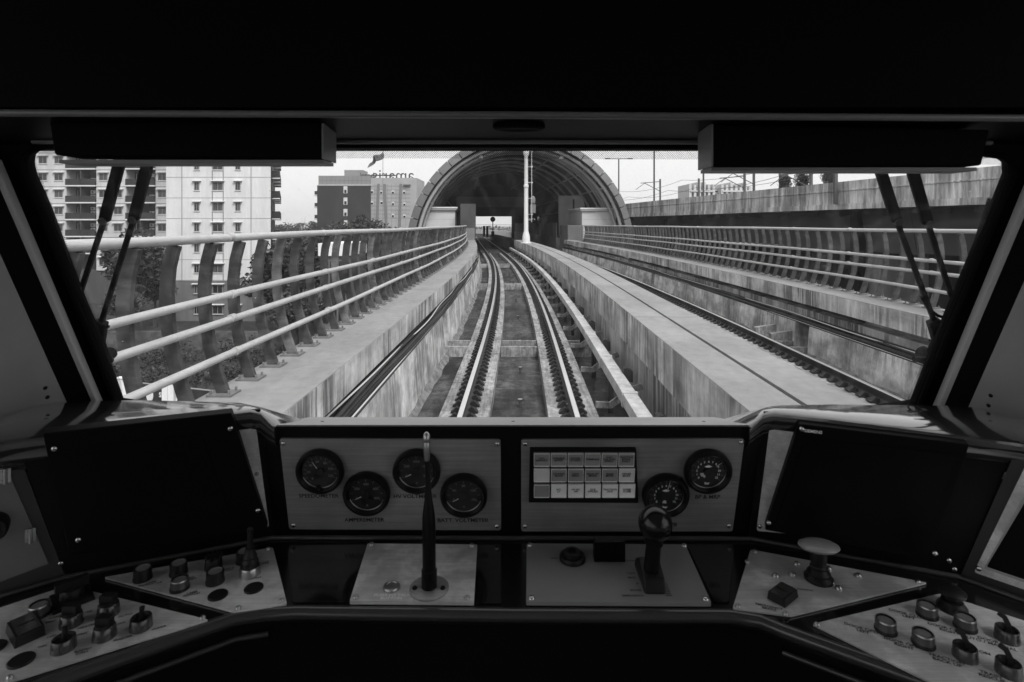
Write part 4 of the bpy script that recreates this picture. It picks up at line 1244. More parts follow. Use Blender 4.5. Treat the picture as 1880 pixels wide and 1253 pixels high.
# dotted print along the edge of the pane
fm = bpy.data.materials.new("frit_dots"); fm.use_nodes = True
t = fm.node_tree; t.nodes.clear()
o_ = t.nodes.new("ShaderNodeOutputMaterial"); tc = t.nodes.new("ShaderNodeTexCoord"); mp = t.nodes.new("ShaderNodeMapping")
mp.inputs['Rotation'].default_value = (0, 0, math.radians(45)); mp.inputs['Scale'].default_value = (1/.0034,) * 3
fr = t.nodes.new("ShaderNodeVectorMath"); fr.operation = 'FRACTION'
sb = t.nodes.new("ShaderNodeVectorMath"); sb.operation = 'SUBTRACT'; sb.inputs[1].default_value = (.5, .5, 0)
ml = t.nodes.new("ShaderNodeVectorMath"); ml.operation = 'MULTIPLY'; ml.inputs[1].default_value = (1, 1, 0)
ln = t.nodes.new("ShaderNodeVectorMath"); ln.operation = 'LENGTH'
lt = t.nodes.new("ShaderNodeMath"); lt.operation = 'LESS_THAN'; lt.inputs[1].default_value = .30
trn = t.nodes.new("ShaderNodeBsdfTransparent"); df = t.nodes.new("ShaderNodeBsdfDiffuse"); df.inputs[0].default_value = (.02, .02, .02, 1)
mx = t.nodes.new("ShaderNodeMixShader")
t.links.new(tc.outputs['Object'], mp.inputs[0]); t.links.new(mp.outputs[0], fr.inputs[0]); t.links.new(fr.outputs[0], sb.inputs[0])
t.links.new(sb.outputs[0], ml.inputs[0]); t.links.new(ml.outputs[0], ln.inputs[0]); t.links.new(ln.outputs['Value'], lt.inputs[0])
t.links.new(lt.outputs[0], mx.inputs[0]); t.links.new(trn.outputs[0], mx.inputs[1]); t.links.new(df.outputs[0], mx.inputs[2]); t.links.new(mx.outputs[0], o_.inputs[0])
def frit(pxs):
    o0 = WS.on(940, 300, -.010)
    M = WS.M(o0); Mi = M.inverted()
    q = MB(); q.face([Mi @ WS.on(x, y, -.010) for x, y in pxs])
    inst("frit_band", q.mesh("frit_band", fm), ws, M)
frit([(70,266),(600,266),(1280,269),(1840,284),(1840,303),(1280,293),(600,291),(70,286)])
frit([(52,300),(66,300),(100,390),(150,515),(222,700),(225,735),(200,735),(110,470)])
frit([(1851,305),(1836,305),(1788,442),(1722,600),(1665,735),(1690,738),(1745,590),(1806,442)])

# pillars: pale trim strip, then the curved panel back to the side wall
def pillar(pa, pb, sx):
    a, b = WS.on(pa[0], pa[1], .025), WS.on(pb[0], pb[1], .025)
    MB().bar([a + (a - b) * .12, a, b, b + (b - a) * .1], .014, .02, upv=WS.N).build("pillar_trim", M_trim, cab, bevel=.003)
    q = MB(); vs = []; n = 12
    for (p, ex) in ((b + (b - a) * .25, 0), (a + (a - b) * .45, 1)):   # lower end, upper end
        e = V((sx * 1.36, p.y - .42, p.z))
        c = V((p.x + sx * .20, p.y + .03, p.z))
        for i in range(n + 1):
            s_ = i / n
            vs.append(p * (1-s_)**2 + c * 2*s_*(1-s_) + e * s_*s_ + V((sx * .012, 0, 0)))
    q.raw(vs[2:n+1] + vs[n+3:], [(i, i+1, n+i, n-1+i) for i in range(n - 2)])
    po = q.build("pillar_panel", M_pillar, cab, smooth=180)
    q = MB(); q.raw(vs[:3] + vs[n+1:n+4], [(0,1,4,3), (1,2,5,4)]); q.build("pillar_shade_strip", M_frame, cab, smooth=180)  # matt black strip stands for the soft shade next to the trim
    return po
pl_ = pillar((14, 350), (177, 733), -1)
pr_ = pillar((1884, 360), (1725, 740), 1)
# shell
RB = -7.5                               # the cab is open to the saloon behind it
for sx in (-1, 1):
    x0, x1 = sorted((sx * 1.36, sx * 1.42))
    MB().box(x0, x1, RB, 1.56, 1.05, 1.66).build("side_wall", M_cabwall, cab)
    MB().box(x0, x1, RB, 1.3, 2.92, 3.05).build("side_wall", M_cabwall, cab)
    MB().box(x0, x1, 1.10, 1.5, 1.661, 2.919).build("side_wall", M_cabwall, cab)
    Y = 1.10
    for Y2 in (-.4, -1.6, -2.6, -4.2, -5.8, -7.4):
        MB().box(x0, x1, Y2, Y2 + .14, 1.661, 2.919).build("window_post", M_cabwall, cab)
        q = MB(); q.face([(sx*1.39,Y2+.14,1.66),(sx*1.39,Y,1.66),(sx*1.39,Y,2.92),(sx*1.39,Y2+.14,2.92)])
        q.build("side_window", M_glass, cab)
        Y = Y2
MB().box(-1.42, 1.42, RB - .06, RB - .001, 1.05, 3.05).build("rear_wall", M_cabwall, cab)
MB().box(-1.42, 1.42, -.8, 1.0, 3.051, 3.10).build("ceiling", M_saloon, cab)
MB().box(-1.42, 1.42, RB, -.801, 3.051, 3.10).build("saloon_ceiling", M_saloon, cab)
MB().box(-1.42, 1.42, -.6, 1.55, 1.0, 1.049).build("floor", M_cabblk, cab)
MB().box(-1.42, 1.42, RB, -.601, 1.0, 1.049).build("saloon_floor", M_saloonfl, cab)
MB().box(-1.42, 1.42, .998, 1.06, 2.655, 3.05).build("header_fascia", M_cabblk, cab)
q = MB(); q.prism([(-1.41,1.03,2.652),(-1.41,1.005,2.640),(-1.41,1.19,2.625),(-1.41,1.26,2.612),(-1.41,1.26,2.70),(-1.41,1.06,2.70)], (2.82,0,0))
q.build("header_soffit", M_header, cab)
MB().tube([(-1.4,1.0,2.648),(-.9,.998,2.645),(0,.995,2.641),(.9,.998,2.636),(1.4,1.0,2.630)], .0065, 10).build("header_trim", M_htrim, cab, smooth=60)
MB().tube([(-1.0,1.186,2.622),(0,1.186,2.622),(1.0,1.186,2.62)], .005, 8).build("header_trim", M_htrim, cab, smooth=60)
Mv = Matrix.Translation((.013, 1.062, 2.634)) @ Matrix.Rotation(math.pi, 4, 'X')
MB().lathe([(.048,-.004),(.049,.005),(.043,.008),(.03,.005)], 28, M=Mv @ Matrix.Diagonal((1, .55, 1, 1))).build("vent_grille", M_frame, cab, smooth=40)
# screw heads on the pillar panels
for pts, sgn in ((((83, 713), (87, 730)), -1), (((1819, 727), (1815, 745)), 1)):
    for (x, y) in pts:
        a = WS.on(177 if sgn < 0 else 1725, 733, .025)
        p = at(x, y, a.y - .09)
        MB().lathe([(.004,-.004),(.0042,.002),(.002,.003)], 8, M=Matrix.Translation(p) @ V((-sgn * .5, -1, 0)).to_track_quat('Z', 'Y').to_matrix().to_4x4()).build("screw", M_black, cab)

# roller blind boxes
def blind(lab, pts, Yf, Yb, xin):
    b = thing("sun_blind", lab, "sun blind", at(sum(p[0] for p in pts) / 4, pts[0][1], Yf), "sun blinds over the windscreen")
    lo = [at(x, y, Yf) for x, y in pts]
    hi = [V((p.x, Yb, p.z)) for p in lo]
    MB().hexa(lo, hi).build("blind_box", M_cabblk, b, bevel=.004)
    # end cap at the inner end and pull bar below
    i0, i1 = xin
    e = MB()
    sgn = 1 if lo[i0].x < 0 else -1
    d = V((sgn * .004, 0, 0)); s_ = V((sgn * .0005, 0, 0))
    c = [lo[i0], lo[i1], V((lo[i1].x, Yb + .004, lo[i1].z)), V((lo[i0].x, Yb + .004, lo[i0].z))]
    e.hexa([p + s_ for p in c], [p + d for p in c])
    e.build("end_cap", M_capend, b)
    zb_ = min(p.z for p in lo)
    xs_ = [p.x for p in lo if p.z < zb_ + .02]
    MB().box(min(xs_), max(xs_), Yf + .012, Yb, zb_ - .007, zb_ - .0005).build("pull_bar", M_capend, b)
blind("long black sun blind box hiding the tops of the apartment blocks", [(88,213),(590,217),(590,292),(99,285)], 1.05, 1.122, (1, 2))
blind("long black sun blind box above the stained parapet and the old viaduct", [(1310,228),(1818,238),(1803,304),(1310,306)], 1.05, 1.122, (0, 3))

# wipers outside the glass
def wiper(lab, arms, hub, hose, base):
    w = thing("windscreen_wiper", lab, "wiper", WS.on(hub[0], hub[1], -.05), "windscreen wipers")
    for pts in arms:
        (a, b, c) = pts
        A, B, C_ = WS.on(*a, -.075), WS.on(*b, -.06), WS.on(*c, -.05)
        A = A + (A - B) * .6
        q = MB()
        q.bar([A, B], .025, .014, upv=WS.N)
        o = q.build("arm", M_black, w, bevel=.004)
        MB().bar([B + (A - B) * .03, C_], .0115, .010, upv=WS.N).build("arm_rod", M_black, o, bevel=.002)
        MB().lathe([(.009,-.012),(.009,.012)], 12, M=WS.M(B)).build("joint", M_stdark, o)
    p = WS.on(hub[0], hub[1], -.045)
    q = MB(); q.lathe([(.017,-.03),(.017,.0),(.012,.008),(.012,.014),(.0,.016)], 16, M=WS.M(p)); q.build("hub", M_black, w, smooth=40)
    MB().bar([WS.on(*b_, -.05) for b_ in base], .03, .02, upv=WS.N).build("base_link", M_black, w, bevel=.004)
    p = WS.on(hub[0] + (8 if hub[0] < 900 else -14), hub[1] + 2, -.03)
    q = MB(); q.lathe([(.008,-.02),(.008,.010),(.005,.013)], 6, M=WS.M(p) @ Matrix.Rotation(math.pi/2, 4, 'Y')); q.build("nut", M_black, w)
    if hose: MB().tube([WS.on(*h, -.05) for h in hose], .004, 8).build("hose", M_black, w, smooth=60)
wiper("black two-armed wiper parked upright over the apartment blocks", [((222,290),(192,404),(144,548)), ((274,290),(246,402),(186,592))], (190, 660), [(150,560),(168,585),(190,600),(200,600)], [(186,590),(180,630),(190,662)])
wiper("black two-armed wiper parked upright over the old viaduct", [((1614,306),(1646,406),(1716,592)), ((1673,307),(1703,410),(1748,548))], (1706, 658), [(1692,545),(1705,568),(1722,580),(1742,586)], [(1713,588),(1724,626),(1708,660)])
bl = MB(); bl.bar([WS.on(1822,366,-.06), WS.on(1782,490,-.06), WS.on(1768,528,-.06)], .011, .016, upv=WS.N)
tag(bl.build("wiper_blade", M_black), "slim black wiper blade resting by the windscreen frame beyond the old viaduct's wiper arms", "wiper blade")

# ---- console
con = thing("control_console", "black wrap-around driver's console with steel panels, gauges and buttons", "control console", (0, 1.2, 1.05))
backl = [(-160,1143),(125,1060),(500,988),(1378,990),(1757,1060),(2040,1163)]
front = [(2180,1404),(1740,1252),(1660,1225),(1440,1147),(1395,1128),(1340,1119),(940,1117),(545,1112),(490,1115),(430,1124),(60,1253),(-300,1380)]
pts = [Dk.on(*p) for p in backl] + [Dk.on(*p) for p in front]
MB().prism(pts, (0, 0, -.03)).build("desk_top", M_gloss, con)
lipp = [Dk.on(*p) + V((0, -.003, -.010)) for p in front]
MB().tube(lipp, .0115, 12).build("desk_lip", M_lip, con, smooth=60)
q = MB(); vs = []
for p in front:
    a = Dk.on(*p); vs += [a + V((0, .012, -.015)), a + V((0, .02, -.72))]
q.raw(vs, [(2*i, 2*i+1, 2*i+3, 2*i+2) for i in range(len(front) - 1)]); q.build("skirt", M_cabblk, con)
for sub in (front[:4], front[8:]):
    MB().tube([Dk.on(*p) + V((0, .006, -.052)) for p in sub], .005, 8).build("skirt_moulding", M_lip, con, smooth=60)
# back bezel strip between desk and fascias
for a, b in ((0, 1), (1, 2), (2, 3), (3, 4), (4, 5)):
    A, B = Dk.on(*backl[a]), Dk.on(*backl[b])
    MB().tube([A + V((0, -.004, .003)), B + V((0, -.004, .003))], .0055, 8).build("desk_seam", M_lip, con, smooth=60)
# gauge fascia, wings, side wings
plate(Gp, [(483,783.5),(1397,783.5),(1382,992),(496,990)], -.0085, -.003, "fascia", M_fascia, con)
plate(WL, [(28,806),(478,752),(503,990),(122,1063)], -.0085, -.003, "fascia", M_fascia, con)
plate(WR, [(1402,757),(1868,812),(1760,1063),(1374,992)], -.0085, -.003, "fascia", M_fascia, con)
plate(SL, [(-170,838),(24,806),(120,1060),(-60,1112)], -.0085, -.003, "side_fascia", M_sidef, con)
plate(SR, [(1872,812),(2060,842),(1940,1128),(1762,1060)], -.0085, -.003, "side_fascia", M_sidef, con)
# ledge in front of the windscreen, rounded nose
gx0, gx1 = Gp.on(484, 786).x, Gp.on(1396, 786).x
prof = [(1.2075,2.000),(1.2045,2.012),(1.2055,2.0195),(1.2090,2.0232),(1.216,2.0222),(1.30,1.9985),(1.47,1.951),(1.47,1.90),(1.25,1.90)]
q = MB(); q.prism([V((gx0 + .0, y, z)) for y, z in prof], (gx1 - gx0, 0, 0)); q.build("ledge", M_ledge, con, smooth=40)
for px in (592, 942, 1292):
    MB().lathe([(.0042,-.001),(.0042,.0015),(.002,.002)], 10, M=Matrix.Translation(at(px, 775, 1.2435 if False else 1.305)) @ Matrix.Rotation(math.radians(-15), 4, 'X')).build("screw", M_black, con)
# hoods over the wings
def hood(frontp, backp, endx, name="hood"):
    fr = [V((p.x, p.y, p.z)) for p in frontp]; bk = backp
    n = len(fr); q = MB()
    rings = []
    for f, b in zip(fr, bk):
        d = (b - f); d.z = 0; d.normalize()
        sec = [f + V((0,0,-.03)), f - d*.004 + V((0,0,-.012)), f - d*.002 + V((0,0,-.003)), f + d*.006, f.lerp(b, .5) + V((0,0,.004)), b, b + V((0,0,-.09)), f + V((0,0,-.09)) + d*.05]
        rings.append(sec)
    m = 8
    vs = [v for r in rings for v in r]
    fs = [(i*m+k, i*m+(k+1)%m, (i+1)*m+(k+1)%m, (i+1)*m+k) for i in range(n-1) for k in range(m)]
    fs += [tuple(range(m)), tuple((n-1)*m+k for k in range(m-1,-1,-1))]
    q.raw(vs, fs)
    return q.build(name, M_glossl, con, smooth=50)
ZB = 2.010
bz = lambda x, y: V((0,0,CAMZ)) + ray(x, y) * ((CAMZ - ZB) * F / (y - HY))
fl_ = [WL.on(x, y, .004) for x, y in ((28,806),(140,792),(300,773),(425,758),(460,754),(478,757))]
fl_ = [SL.on(-150, 838, .004)] + fl_
bl_ = [bz(-80, 800), bz(75, 744), bz(150, 737), bz(260, 735), bz(380, 738), bz(440, 740), bz(480, 748)]
fl_.append(fl_[-1] + V((.028, .005, -.032))); bl_.append(V((fl_[-1].x + .005, 1.40, 1.962)))
hood(fl_, bl_, 0)
fr_ = [WR.on(x, y, .004) for x, y in ((1402,760),(1422,757),(1526,768),(1703,790),(1800,802),(1868,811))]
fr_ = fr_ + [SR.on(2040, 838, .004)]
br_ = [bz(1398, 750), bz(1420, 745), bz(1526, 743), bz(1637, 744), bz(1735, 745), bz(1800, 749), bz(1960, 800)]
fr_ = [fr_[0] + V((-.028, .005, -.032))] + fr_; br_ = [V((fr_[0].x - .005, 1.40, 1.962))] + br_
hood(fr_, br_, 0)
# a ring-pull lying on the hood and a small hole
c = bz(1665, 757) + V((0, -.03, .012))
ringm = MB(); ringm.tube([c + V((.013 * math.cos(a), .02 * math.sin(a), .004 + .004 * math.sin(a))) for a in [2*math.pi*i/20 for i in range(21)]], .0022, 6)
ringm.box(c.x + .012, c.x + .024, c.y - .012, c.y + .008, c.z - .006, c.z + .004)
tag(ringm.build("ring_pull", M_black, smooth=50), "small black ring lying on the console hood by the dark windscreen pillar", "ring")
MB().lathe([(.006,-.004),(.006,.002)], 10, M=Matrix.Translation(bz(228, 748) + V((0, -.02, .006)))).build("screw", M_black, con)

# screws
sm_ = MB(); sm_.lathe([(.0052,0),(.0052,.0015),(.004,.0035),(.0015,.0042)], 12)
screw_me = sm_.mesh("screw", M_screw, smooth=60)
sm_ = MB(); sm_.lathe([(.0045,0),(.0045,.002),(.003,.004),(.001,.0045)], 10)
screwd_me = sm_.mesh("screw", M_chrome, smooth=60)
def screws(pl, pts, off, parent, me=None, s=1.0):
    for x, y in pts: inst("screw", me or screw_me, parent, pl.M(pl.on(x, y, off)) @ Matrix.Scale(s, 4))
def lab_(pl, body, x, y, size, off, parent, m=None, spin=0.0, align='CENTER'):
    return text("lettering", body, pl.M(pl.on(x, y, off), spin), size, m or M_print, parent, align)

# steel gauge panels
gp1 = plate(Gp, rounded([(513,806),(919,808),(920,974),(531,972)], 5), -.002, .002, "gauge_panel", M_brushd, con)
gp2 = plate(Gp, rounded([(957,808),(1367,806),(1345,976),(957,976)], 5), -.002, .002, "gauge_panel", M_brushd, con)
screws(Gp, ((520,814),(913,815),(539,964),(912,966)), .002, gp1)
screws(Gp, ((964,815),(1360,812),(964,966),(1338,965)), .002, gp2)
for s_, x, y in (("SPEEDOMETER",585,911), ("AMPEREMETER",669,955), ("HV VOLTMETER",762,912), ("BATT. VOLTMETER",850,956)):
    lab_(Gp, s_, x, y, .0132, .0024, gp1)
lab_(Gp, "BP & MRP", 1299, 913, .0132, .0024, gp2); lab_(Gp, "PB", 1237, 964, .0132, .0024, gp2)

R0 = .0505
bezm = MB(); bezm.lathe([(R0*.96,0),(R0,.004),(R0,.014),(R0*.95,.0185),(R0*.86,.019),(R0*.80,.013),(R0*.76,.009)], 40)
bez_me = bezm.mesh("bezel", M_bez, smooth=50)
dlm = MB(); dlm.lathe([(R0*.78,.0082),(R0*.78,.0092)], 40); dial_me = dlm.mesh("dial", M_dial)
rgm = MB(); rgm.lathe([(R0*.765,.0094),(R0*.765,.0105),(R0*.745,.0105),(R0*.745,.0094)], 40)
gls = MB(); gls.face([(R0*.80*math.cos(2*math.pi*i/40), R0*.80*math.sin(2*math.pi*i/40), .0135) for i in range(40)]); glass_me = gls.mesh("cover_glass", M_gaugeglass)
def gauge(x, y, a0, a1, nticks, labels, unit, need, lab, style=0, logo=False):
    root = MB().lathe([(R0*.70,.0),(R0*.70,.006)], 20, M=Gp.M(Gp.on(x, y, .002))).build("gauge", M_bez, con)
    root['label'] = lab
    M = Gp.M(Gp.on(x, y, .002))
    inst("bezel", bez_me, root, M); inst("dial", dial_me, root, M)
    rq = MB(); n = 40
    if style == 0:                                   # pale reflector ring only at the foot of the dial
        aa = [math.radians(200 + 140 * i / 24) for i in range(25)]
    else:
        aa = [math.radians(360 * i / 48) for i in range(49)]
    rq.tube([V((R0*.755*math.cos(a), R0*.755*math.sin(a), .0102)) for a in aa], .0009 if style == 0 else .0008, 6, cap=False)
    inst("inner_ring", rq.mesh("inner_ring", M_ring, smooth=60), root, M)
    tq = MB()
    for i in range(nticks):
        a = math.radians(a0 + (a1 - a0) * i / (nticks - 1))
        d = V((math.cos(a), math.sin(a), 0)); s_ = V((-d.y, d.x, 0)) * .00045
        r0, r1 = R0 * .58, R0 * .70
        z = V((0, 0, .0098))
        tq.face([d*r0 - s_ + z, d*r1 - s_ + z, d*r1 + s_ + z, d*r0 + s_ + z])
    inst("scale_marks", tq.mesh("scale_marks", M_printd), root, M)
    k = len(labels)
    for i, s_ in enumerate(labels):
        a = math.radians(a0 + (a1 - a0) * i / (k - 1))
        text("lettering", s_, M @ Matrix.Translation((R0*.47*math.cos(a), R0*.47*math.sin(a), .0099)), .0078 if k < 9 else .0066, M_printd if style == 0 else M_printw, root)
    text("lettering", unit, M @ Matrix.Translation((0, -R0*.55, .0099)) , .008, M_printd if style == 0 else M_printw, root)
    for ang, r0, r1 in need:
        a = math.radians(ang); d = V((math.cos(a), math.sin(a), 0)); s_ = V((-d.y, d.x, 0))
        nq = MB()
        if r0 >= 0:
            nq.prism([d*R0*r0 - s_*.0009 + V((0,0,.0108)), d*R0*r1 - s_*.0003 + V((0,0,.0108)), d*R0*r1 + s_*.0003 + V((0,0,.0108)), d*R0*r0 + s_*.0009 + V((0,0,.0108))], (0,0,.0006))
        else:                                        # counterweight tail
            nq.prism([d*R0*.06 + V((0,0,.0108)), d*R0*r1 - s_*.0045 + V((0,0,.0108)), d*R0*r1 + s_*.0045 + V((0,0,.0108))], (0,0,.0006))
        inst("needle", nq.mesh("needle", M_need), root, M)
    hb = MB(); hb.lathe([(R0*.20,.0098),(R0*.2,.0122),(R0*.12,.0128)], 16); inst("hub", hb.mesh("hub", M_dial), root, M)
    if logo:
        lg = MB(); lg.lathe([(.0055,.0097),(.0055,.0099)], 4, M=Matrix.Diagonal((1.5,.62,1,1))); inst("emblem", lg.mesh("emblem", M_printw), root, M @ Matrix.Translation((0, R0*.24, 0)))
    inst("cover_glass", glass_me, root, M)
gauge(590, 861, 225, -25, 15, ["0","20","40","60","80","100","120"], "", [(122, .16, .55)], "speedometer with a bright crescent and a small dark knob at its foot", 0)
kb = MB(); kb.lathe([(.0055,.009),(.0055,.014),(.004,.016)], 16)
inst("reset_knob", kb.mesh("reset_knob", M_bez, smooth=40), con, Gp.M(Gp.on(588, 889, .002)))
gauge(675, 902, 205, -25, 9, ["0","200","400","600","800"], "A", [(207, .26, .55)], "amperemeter gauge below and beside the speedometer", 0)
gauge(766, 861, 205, -25, 9, ["0","500","1000","1500","2000"], "V", [(207, .26, .55)], "high voltage gauge behind the microphone", 0)
gauge(852, 905, 205, -25, 9, ["0","40","80","120","150"], "V", [(210, .26, .55)], "battery voltmeter gauge lowest on its panel's end", 0)
gauge(1297, 861, 218, -38, 13, [str(i) for i in range(13)], "bar", [(38, .42, .72), (205, -1, .34), (228, -1, .30)], "pressure gauge in the panel's upper corner with two pale needle tails", 1, True)
gauge(1220, 905, 218, -38, 13, [str(i) for i in range(13)], "bar", [(78, .2, .72), (262, -1, .34)], "pressure gauge partly hidden by the ball-topped lever", 1, True)

# indicator block
ind = plate(Gp, [(973,826),(1168,826),(1172,924),(971,923)], .002, .012, "indicator_panel", M_black, con)
words = [["FAN\nDEFAULT","PARKING\nBRAKE","DOORS\nCLOSED","TERMINUS","HIGH\nVOLTAGE\nSUPPLY","TRACTION\nBRAKE\nFAULT"],
         ["","TOWING\nMODE","LOW\nSPEED","BACK UP\nMODE","TRAIN\nMODE","DRIVER\nMODE"],
         ["","NO\nLV","HV DC\nON","GCB\nAPPLIED","TRACTION\nSAFE","DOOR\nCLOSE"]]
capw, caph = .0335, .0315
def cap_mesh(m):
    q = MB(); w, h = capw/2, caph/2
    q.hexa([(-w,-h,0),(w,-h,0),(w,h,0),(-w,h,0)], [(-w*.98,-h*.98,.0035),(w*.98,-h*.98,.0035),(w*.98,h*.98,.0035),(-w*.98,h*.98,.0035)])
    q.m = 1  # pale edge strips stand in for the glint on the caps
    e = .0009
    for x0,x1,y0,y1 in ((-w*.97,w*.97,-h*.97,-h*.97+e*1.5),(-w*.97,w*.97,h*.97-e,h*.97),(-w*.97,-w*.97+e*.7,-h*.97,h*.97),(w*.97-e*.7,w*.97,-h*.97,h*.97)):
        q.box(x0,x1,y0,y1,.0036,.0046)
    return q.mesh("indicator_button", [m, M_inded])
caps = [cap_mesh(M_ind2), cap_mesh(M_ind), cap_mesh(M_indw)]
for r in range(3):
    for c_ in range(6):
        x = 994.5 + 31.0 * c_ + (r * .8) * (c_ / 5); y = 843 + 28.6 * r
        kind = 0 if r == 0 else (1 if r == 1 and c_ in (0, 5) else (0 if r == 1 else (0 if c_ == 0 else 2)))
        b_ = inst("indicator_button", caps[kind], ind, Gp.M(Gp.on(x, y, .012)))
        if words[r][c_]:
            text("lettering", words[r][c_], Gp.M(Gp.on(x, y + 1, .0165)), .0058, M_print, ind)

# wing plates
def pl_screws(pl, pts, parent): screws(pl, pts, .002, parent)
mp1 = plate(WL, rounded([(220,800),(468,771),(494,968),(260,985)], 5), -.002, .002, "mounting_plate", M_brush, con)
screws(WL, ((459,778),(472,870)), .002, mp1, screwd_me); screws(WL, ((54,824),(112,1034)), -.003, con)
mp2 = plate(WR, rounded([(1415,770),(1640,796),(1570,992),(1389,975)], 5), -.002, .002, "mounting_plate", M_brush, con)
screws(WR, ((1421,779),(1395,966)), .002, mp2); screws(WR, ((1833,830),(1742,1029),(1752,1045)), -.003, con)

def display(lab, pl, outer, inner_, scr, name_txt=None):
    d = thing("display_screen", lab, "display screen", pl.on(sum(p[0] for p in outer)/4, sum(p[1] for p in outer)/4), "display screens on the console")
    lo = [pl.on(x, y, .028) for x, y in outer]
    MB().hexa([p - pl.N * .0255 for p in lo], lo).build("bezel", M_screenb, d, bevel=.003)
    hi = [pl.on(x, y, .0283) for x, y in inner_]
    MB().hexa(hi, [p + pl.N * .0008 for p in hi]).build("screen", M_screen, d)
    for x, y in scr: inst("screw", screw_me, d, pl.M(pl.on(x, y, .028)))
    if name_txt:
        b, x, y, s_ = name_txt
        text("lettering", b, pl.M(pl.on(x, y, .0295)), s_, M_printw, d)
    return d
display("thick black display with bolts at its corners, on the wing beside the speedometer", WL, [(77,797),(425,759),(492,972),(126,1021)], [(160,819),(371,796),(423,947),(202,984)], ((100,824),(144,991),(423,787),(474,937)))
display("glossy black display with a small maker's name, on the wing beside the pressure gauges", WR, [(1467,779),(1781,817),(1706,1030),(1404,974)], [(1478,803),(1757,835),(1690,1010),(1424,962)], ((1472,788),(1411,960),(1716,1016)), ("SIEMENS", 1493, 793, .0085))

# side hatches
h1 = plate(SL, [(-120,812),(2,838),(89,1035),(-60,1092)], -.002, .003, "hatch", M_hatch, con)
hg = MB(); hg.box(-.008,.008,-.013,.013,0,.004); hg.tube([(0,-.014,.005),(0,.014,.005)], .0035, 8); hg.lathe([(.0025,.004),(.002,.0055)], 8, c=(-.0055,.008,0)); hg.lathe([(.0025,.004),(.002,.0055)], 8, c=(-.0055,-.008,0))
hinge_me = hg.mesh("hinge", M_screw)
for x, y in ((10,873),(56,982)): inst("hinge", hinge_me, h1, SL.M(SL.on(x, y, .003)))
kb = MB(); kb.lathe([(.024,0),(.024,.02),(.02,.026)], 24); inst("latch_knob", kb.mesh("latch_knob", M_butt, smooth=40), h1, SL.M(SL.on(-12, 964, .003)))
h2 = plate(SR, rounded([(1895,830),(2040,850),(1930,1100),(1788,1051)], 6), -.002, .003, "side_plate", M_brush, con)
plate(SR, rounded([(1893,890),(2020,900),(1915,1082),(1806,1044)], 4), .003, .006, "side_plate_rim", M_trim, con)
plate(SR, rounded([(1897,897),(2014,906),(1912,1075),(1811,1041)], 4), .006, .007, "side_screen", M_screenb, con)
screws(SR, ((1797,1044),), .003, h2)

# desk panels
def panel(pxs, m, lab=None, h=.004, r=4):
    o = plate(Dk, rounded(pxs, r), .001, h, "control_panel", m, con)
    if lab: o['label'] = lab
    return o
pa = panel([(191,1060),(501,1005),(527,1109),(428,1123)], M_brush, "triangular steel panel with round buttons beside the microphone's plate")
pb = panel([(-140,1162),(124,1075),(383,1138),(24,1250),(-200,1316)], M_brush, "steel panel with selector knobs and toggles under the side hatch")
pc = panel([(1378,1009),(1702,1070),(1451,1131),(1345,1117)], M_brush, "triangular steel panel carrying the pale mushroom plunger")
pd = panel([(1491,1146),(1726,1090),(2060,1198),(2120,1390),(1710,1253)], M_brush, "steel panel with door buttons and toggles")
pe = panel([(675,998),(876,1000),(870,1105),(642,1103)], M_brush, "bright steel plate under the microphone with the push to talk button", .008, 2)
pf = panel([(967,998),(1258,1000),(1306,1107),(966,1105)], M_plastm, "dark grey plate carrying the ball-topped lever", .008, 3)
# black inlay outlines in the desk beside the centre plates
for pts in ([(527,1002),(672,1000),(640,1106),(537,1106)], [(880,1002),(922,1002),(922,1108),(876,1108)], [(1262,1003),(1348,1005),(1338,1106),(1312,1106)]):
    plate(Dk, rounded(pts, 5), .001, .0025, "desk_inlay", M_desk, con)
screws(Dk, ((492,1009),(517,1104),(437,1118)), .004, pa, screwd_me, 1.1)
screws(Dk, ((372,1136),(18,1246)), .004, pb, screwd_me, 1.1)
screws(Dk, ((1386,1014),(1686,1070),(1355,1115),(1442,1129),(1372,1033)), .004, pc, screwd_me, 1.1)
screws(Dk, ((1500,1148),), .004, pd, screwd_me, 1.1)
screws(Dk, ((653,1098),(857,1100),(682,1001),(866,1003)), .008, pe, screwd_me, 1.2)
screws(Dk, ((973,1002),(1256,1003),(976,1100),(1295,1101)), .008, pf, screw_me, 1.2)

